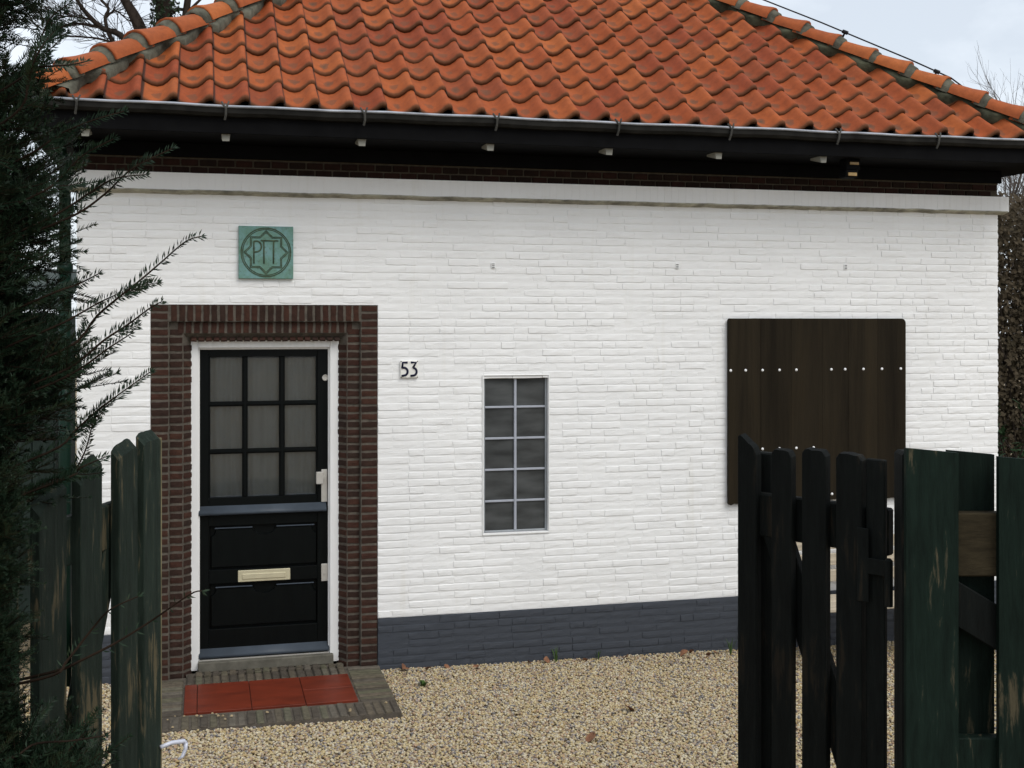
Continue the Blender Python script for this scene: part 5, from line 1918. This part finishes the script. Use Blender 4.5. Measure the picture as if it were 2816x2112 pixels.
def ivy_s(rg_):
    z = 4.0 + 3.9 * rg_.random() ** 1.5
    a = rg_.uniform(0, 6.28)
    w = 0.12 + 0.10 * abs(mnoise.noise(Vector((z * 1.7, math.cos(a), math.sin(a))))) * 2
    r_ = w * rg_.uniform(0.75, 1.1)
    c_ = Vector((0.30 - 0.02 * (z - 5.6), 7.6, z))
    n_ = Vector((math.cos(a), math.sin(a), 0.2))
    return c_ + Vector((math.cos(a) * r_, math.sin(a) * r_, 0)), n_
leaf_cloud(5200, ivy_s, 0.052, rb, M['ivy'], 'ivy', iv)

def bare_bush(name, base, height, width, seed, label, n=26, depth=4):
    root = empty(name, base, label, 'tree')
    rg_ = random.Random(seed)
    mb = MB()
    for k in range(n):
        a = rg_.uniform(0, 6.28)
        d = Vector((math.cos(a) * rg_.uniform(0.05, 0.6), math.sin(a) * 0.4, 1))
        p_ = Vector(base) + Vector((rg_.uniform(-width, width) * 0.5, rg_.uniform(-0.4, 0.4), 0))
        mid = p_ + d.normalized() * height * rg_.uniform(0.55, 0.80)
        mb.tube([p_, p_.lerp(mid, 0.5) + Vector((rg_.uniform(-.1, .1), 0, 0)), mid], [0.035, 0.025, 0.014], 4, 0, False)
        for q in range(5):
            twigs(mb, mid.lerp(p_, rg_.uniform(0, 0.35)), d + Vector((rg_.uniform(-0.8, 0.8), rg_.uniform(-0.5, 0.5), 0.2)), height * rg_.uniform(0.10, 0.16), 0.010, depth - 1, rg_, 0.55, 0.1)
    child(mb.build('branches', M['twig'], None, True), root)
    return root
bare_bush('bare_tree', (12.7, 7.6, 0.0), 6.25, 2.6, 8, 'leafless grey shrubby tree beyond the right end of the roof', 34, 4)

# ------------------------------------------------------------------ hedge and laurel at the right corner
hd = empty('hedge', (8.1, 1.5, 0), 'tall brown beech hedge behind the right corner of the house', 'hedge')
rh = random.Random(31)
mb = MB()
for i in range(46):
    x, y = rh.uniform(7.35, 9.4), rh.uniform(1.1, 2.0)
    mb.tube(curve_pts((x, y, -0.1), (rh.uniform(-0.25, 0.25), rh.uniform(-0.15, 0.15), 1), rh.uniform(2.6, 3.6), 7, rh, 0.10), [0.016, 0.015, 0.014, 0.012, 0.010, 0.008, 0.006, 0.004], 5)
mb.tube([(7.42, 1.0, 3.42), (7.30, 1.0, 3.22), (7.25, 1.0, 2.9), (7.32, 1.0, 2.3), (7.55, 1.0, 1.85)], 0.012, 6)
child(mb.build('stem', M['bark'], None, True), hd)
def hedge_s(rg_):
    x, y, z = rg_.uniform(7.25, 9.4), rg_.uniform(0.95, 2.1), rg_.uniform(0.0, 3.45)
    return Vector((x, y, z)), Vector((0, -0.8, 0.5))
leaf_cloud(52000, hedge_s, 0.046, rh, M['beech'], 'foliage', hd)
la = empty('laurel_shrub', (7.6, 0.7, 0), 'glossy green laurel shrub at the right corner above the fence', 'shrub')
mb = MB()
def laurel_tips():
    for i in range(60):
        x, y = rh.uniform(7.05, 8.1), rh.uniform(0.35, 0.95)
        yield curve_pts((x, y, -0.05), (rh.uniform(-0.3, 0.3), rh.uniform(-0.35, 0.1), 1), rh.uniform(1.0, 1.85), 6, rh, 0.12)
lv, lf = [], []
for path in laurel_tips():
    mb.tube(path, 0.007, 4)
    for i in range(2, 7):
        for k in range(6):
            d = Vector((rh.uniform(-1, 1), rh.uniform(-1, 0.6), rh.uniform(-0.2, 0.9))).normalized()
            p_ = path[i] + Vector((rh.uniform(-.03, .03), rh.uniform(-.03, .03), rh.uniform(-.08, .08)))
            L = rh.uniform(0.07, 0.11)
            w = d.cross(Vector((rh.uniform(-.4, .4), rh.uniform(-.4, .4), 1))).normalized() * L * 0.19
            k0 = len(lv)
            dn = Vector((0, 0, -L * 0.08))
            lv += [p_, p_ + d * L * 0.35 + w, p_ + d * L * 0.7 + w * 0.8, p_ + d * L + dn, p_ + d * L * 0.7 - w * 0.8, p_ + d * L * 0.35 - w]
            lf.append((k0, k0 + 1, k0 + 2, k0 + 3, k0 + 4, k0 + 5))
child(mb.build('stem', M['bark'], None, True), la)
me_ = bpy.data.meshes.new('foliage')
me_.from_pydata([tuple(v) for v in lv], [], lf)
me_.materials.append(M['laurel'])
child(link('foliage', me_, None, 'stuff'), la)

# ------------------------------------------------------------------ litter and weeds along the plinth
def curled_leaf(seed):
    rg_ = random.Random(seed)
    mb = MB()
    L, W = rg_.uniform(0.05, 0.08), rg_.uniform(0.022, 0.034)
    n = 6
    for i in range(n + 1):
        t = i / n
        w = W * math.sin(math.pi * min(0.97, max(0.03, t))) ** 0.8
        z = 0.010 + 0.018 * math.sin(t * 2.6 + seed) + 0.004
        mb.v += [(t * L - L / 2, -w, z + 0.010), (t * L - L / 2, 0, z), (t * L - L / 2, w, z + 0.012)]
    for i in range(n):
        for k in (0, 1):
            a = i * 3 + k
            mb.f.append((a, a + 1, a + 4, a + 3)); mb.m.append(0)
    return mb.mesh('fallen_leaf', M['dead_leaf'], True)
lm = [curled_leaf(i) for i in range(4)]
LEAF = [(2.05, -0.06), (2.22, -0.10), (2.35, -0.05), (2.55, -0.08), (2.92, -0.06), (3.05, -0.05), (3.33, -0.07), (3.62, -0.05), (4.05, -0.10), (4.12, -0.06), (4.22, -0.12), (4.30, -0.07)]
for i, (x, y) in enumerate(LEAF):
    o = link('fallen_leaf', lm[i % 4])
    o.location = (x, y, ground_z(x, y) + 0.008)
    o.rotation_euler = (R(rnd(-35, 35)), R(rnd(-25, 25)), rnd(0, 6.28))
    s_ = rnd(0.55, 0.95); o.scale = (s_, s_, s_)
    tag(o, 'small brown dead leaf lying at the foot of the dark plinth', 'leaf', 'dead leaves along the plinth')
for (x, y, lab) in ((2.86, -1.62, 'curled brown dead leaf lying alone on open gravel near bottom centre'), (3.25, -1.16, 'flat brown dead leaf on the gravel between door and right gate')):
    o = link('fallen_leaf', lm[2])
    o.location = (x, y, ground_z(x, y) + 0.012)
    o.rotation_euler = (0.2, 0.1, rnd(0, 6))
    tag(o, lab, 'leaf')
def weed(x, y, h, n, lab, blade):
    rg_ = random.Random(int(x * 100))
    mb = MB()
    z0 = ground_z(x, y)
    for k in range(n):
        a = rg_.uniform(0, 6.28)
        hh = h * rg_.uniform(0.5, 1)
        lean = rg_.uniform(0.2, 0.9) if not blade else rg_.uniform(0.05, 0.4)
        dx, dy = math.cos(a), math.sin(a)
        w = 0.004 if blade else 0.010
        p0 = Vector((x + dx * 0.006, y + dy * 0.006, z0))
        p1 = p0 + Vector((dx * hh * lean * 0.5, dy * hh * lean * 0.5, hh * 0.6))
        p2 = p0 + Vector((dx * hh * lean * 1.2, dy * hh * lean * 1.2, hh * (0.95 if blade else 0.7)))
        s_ = Vector((-dy, dx, 0)) * w
        mb.face([p0 - s_ * 0.5, p0 + s_ * 0.5, p1 + s_, p1 - s_])
        mb.face([p1 - s_, p1 + s_, p2])
    tag(mb.build('weed', M['weed']), lab, 'weed')
weed(2.13, -0.42, 0.075, 12, 'low green weed in the gravel right of the doorstep', False)
weed(3.12, -0.05, 0.13, 7, 'grass tuft against the plinth right of the small window', True)
weed(3.42, -0.05, 0.09, 6, 'shorter grass tuft at the plinth nearer the right gate', True)
weed(4.40, -0.10, 0.17, 9, 'weed at the plinth beside the right gate', True)
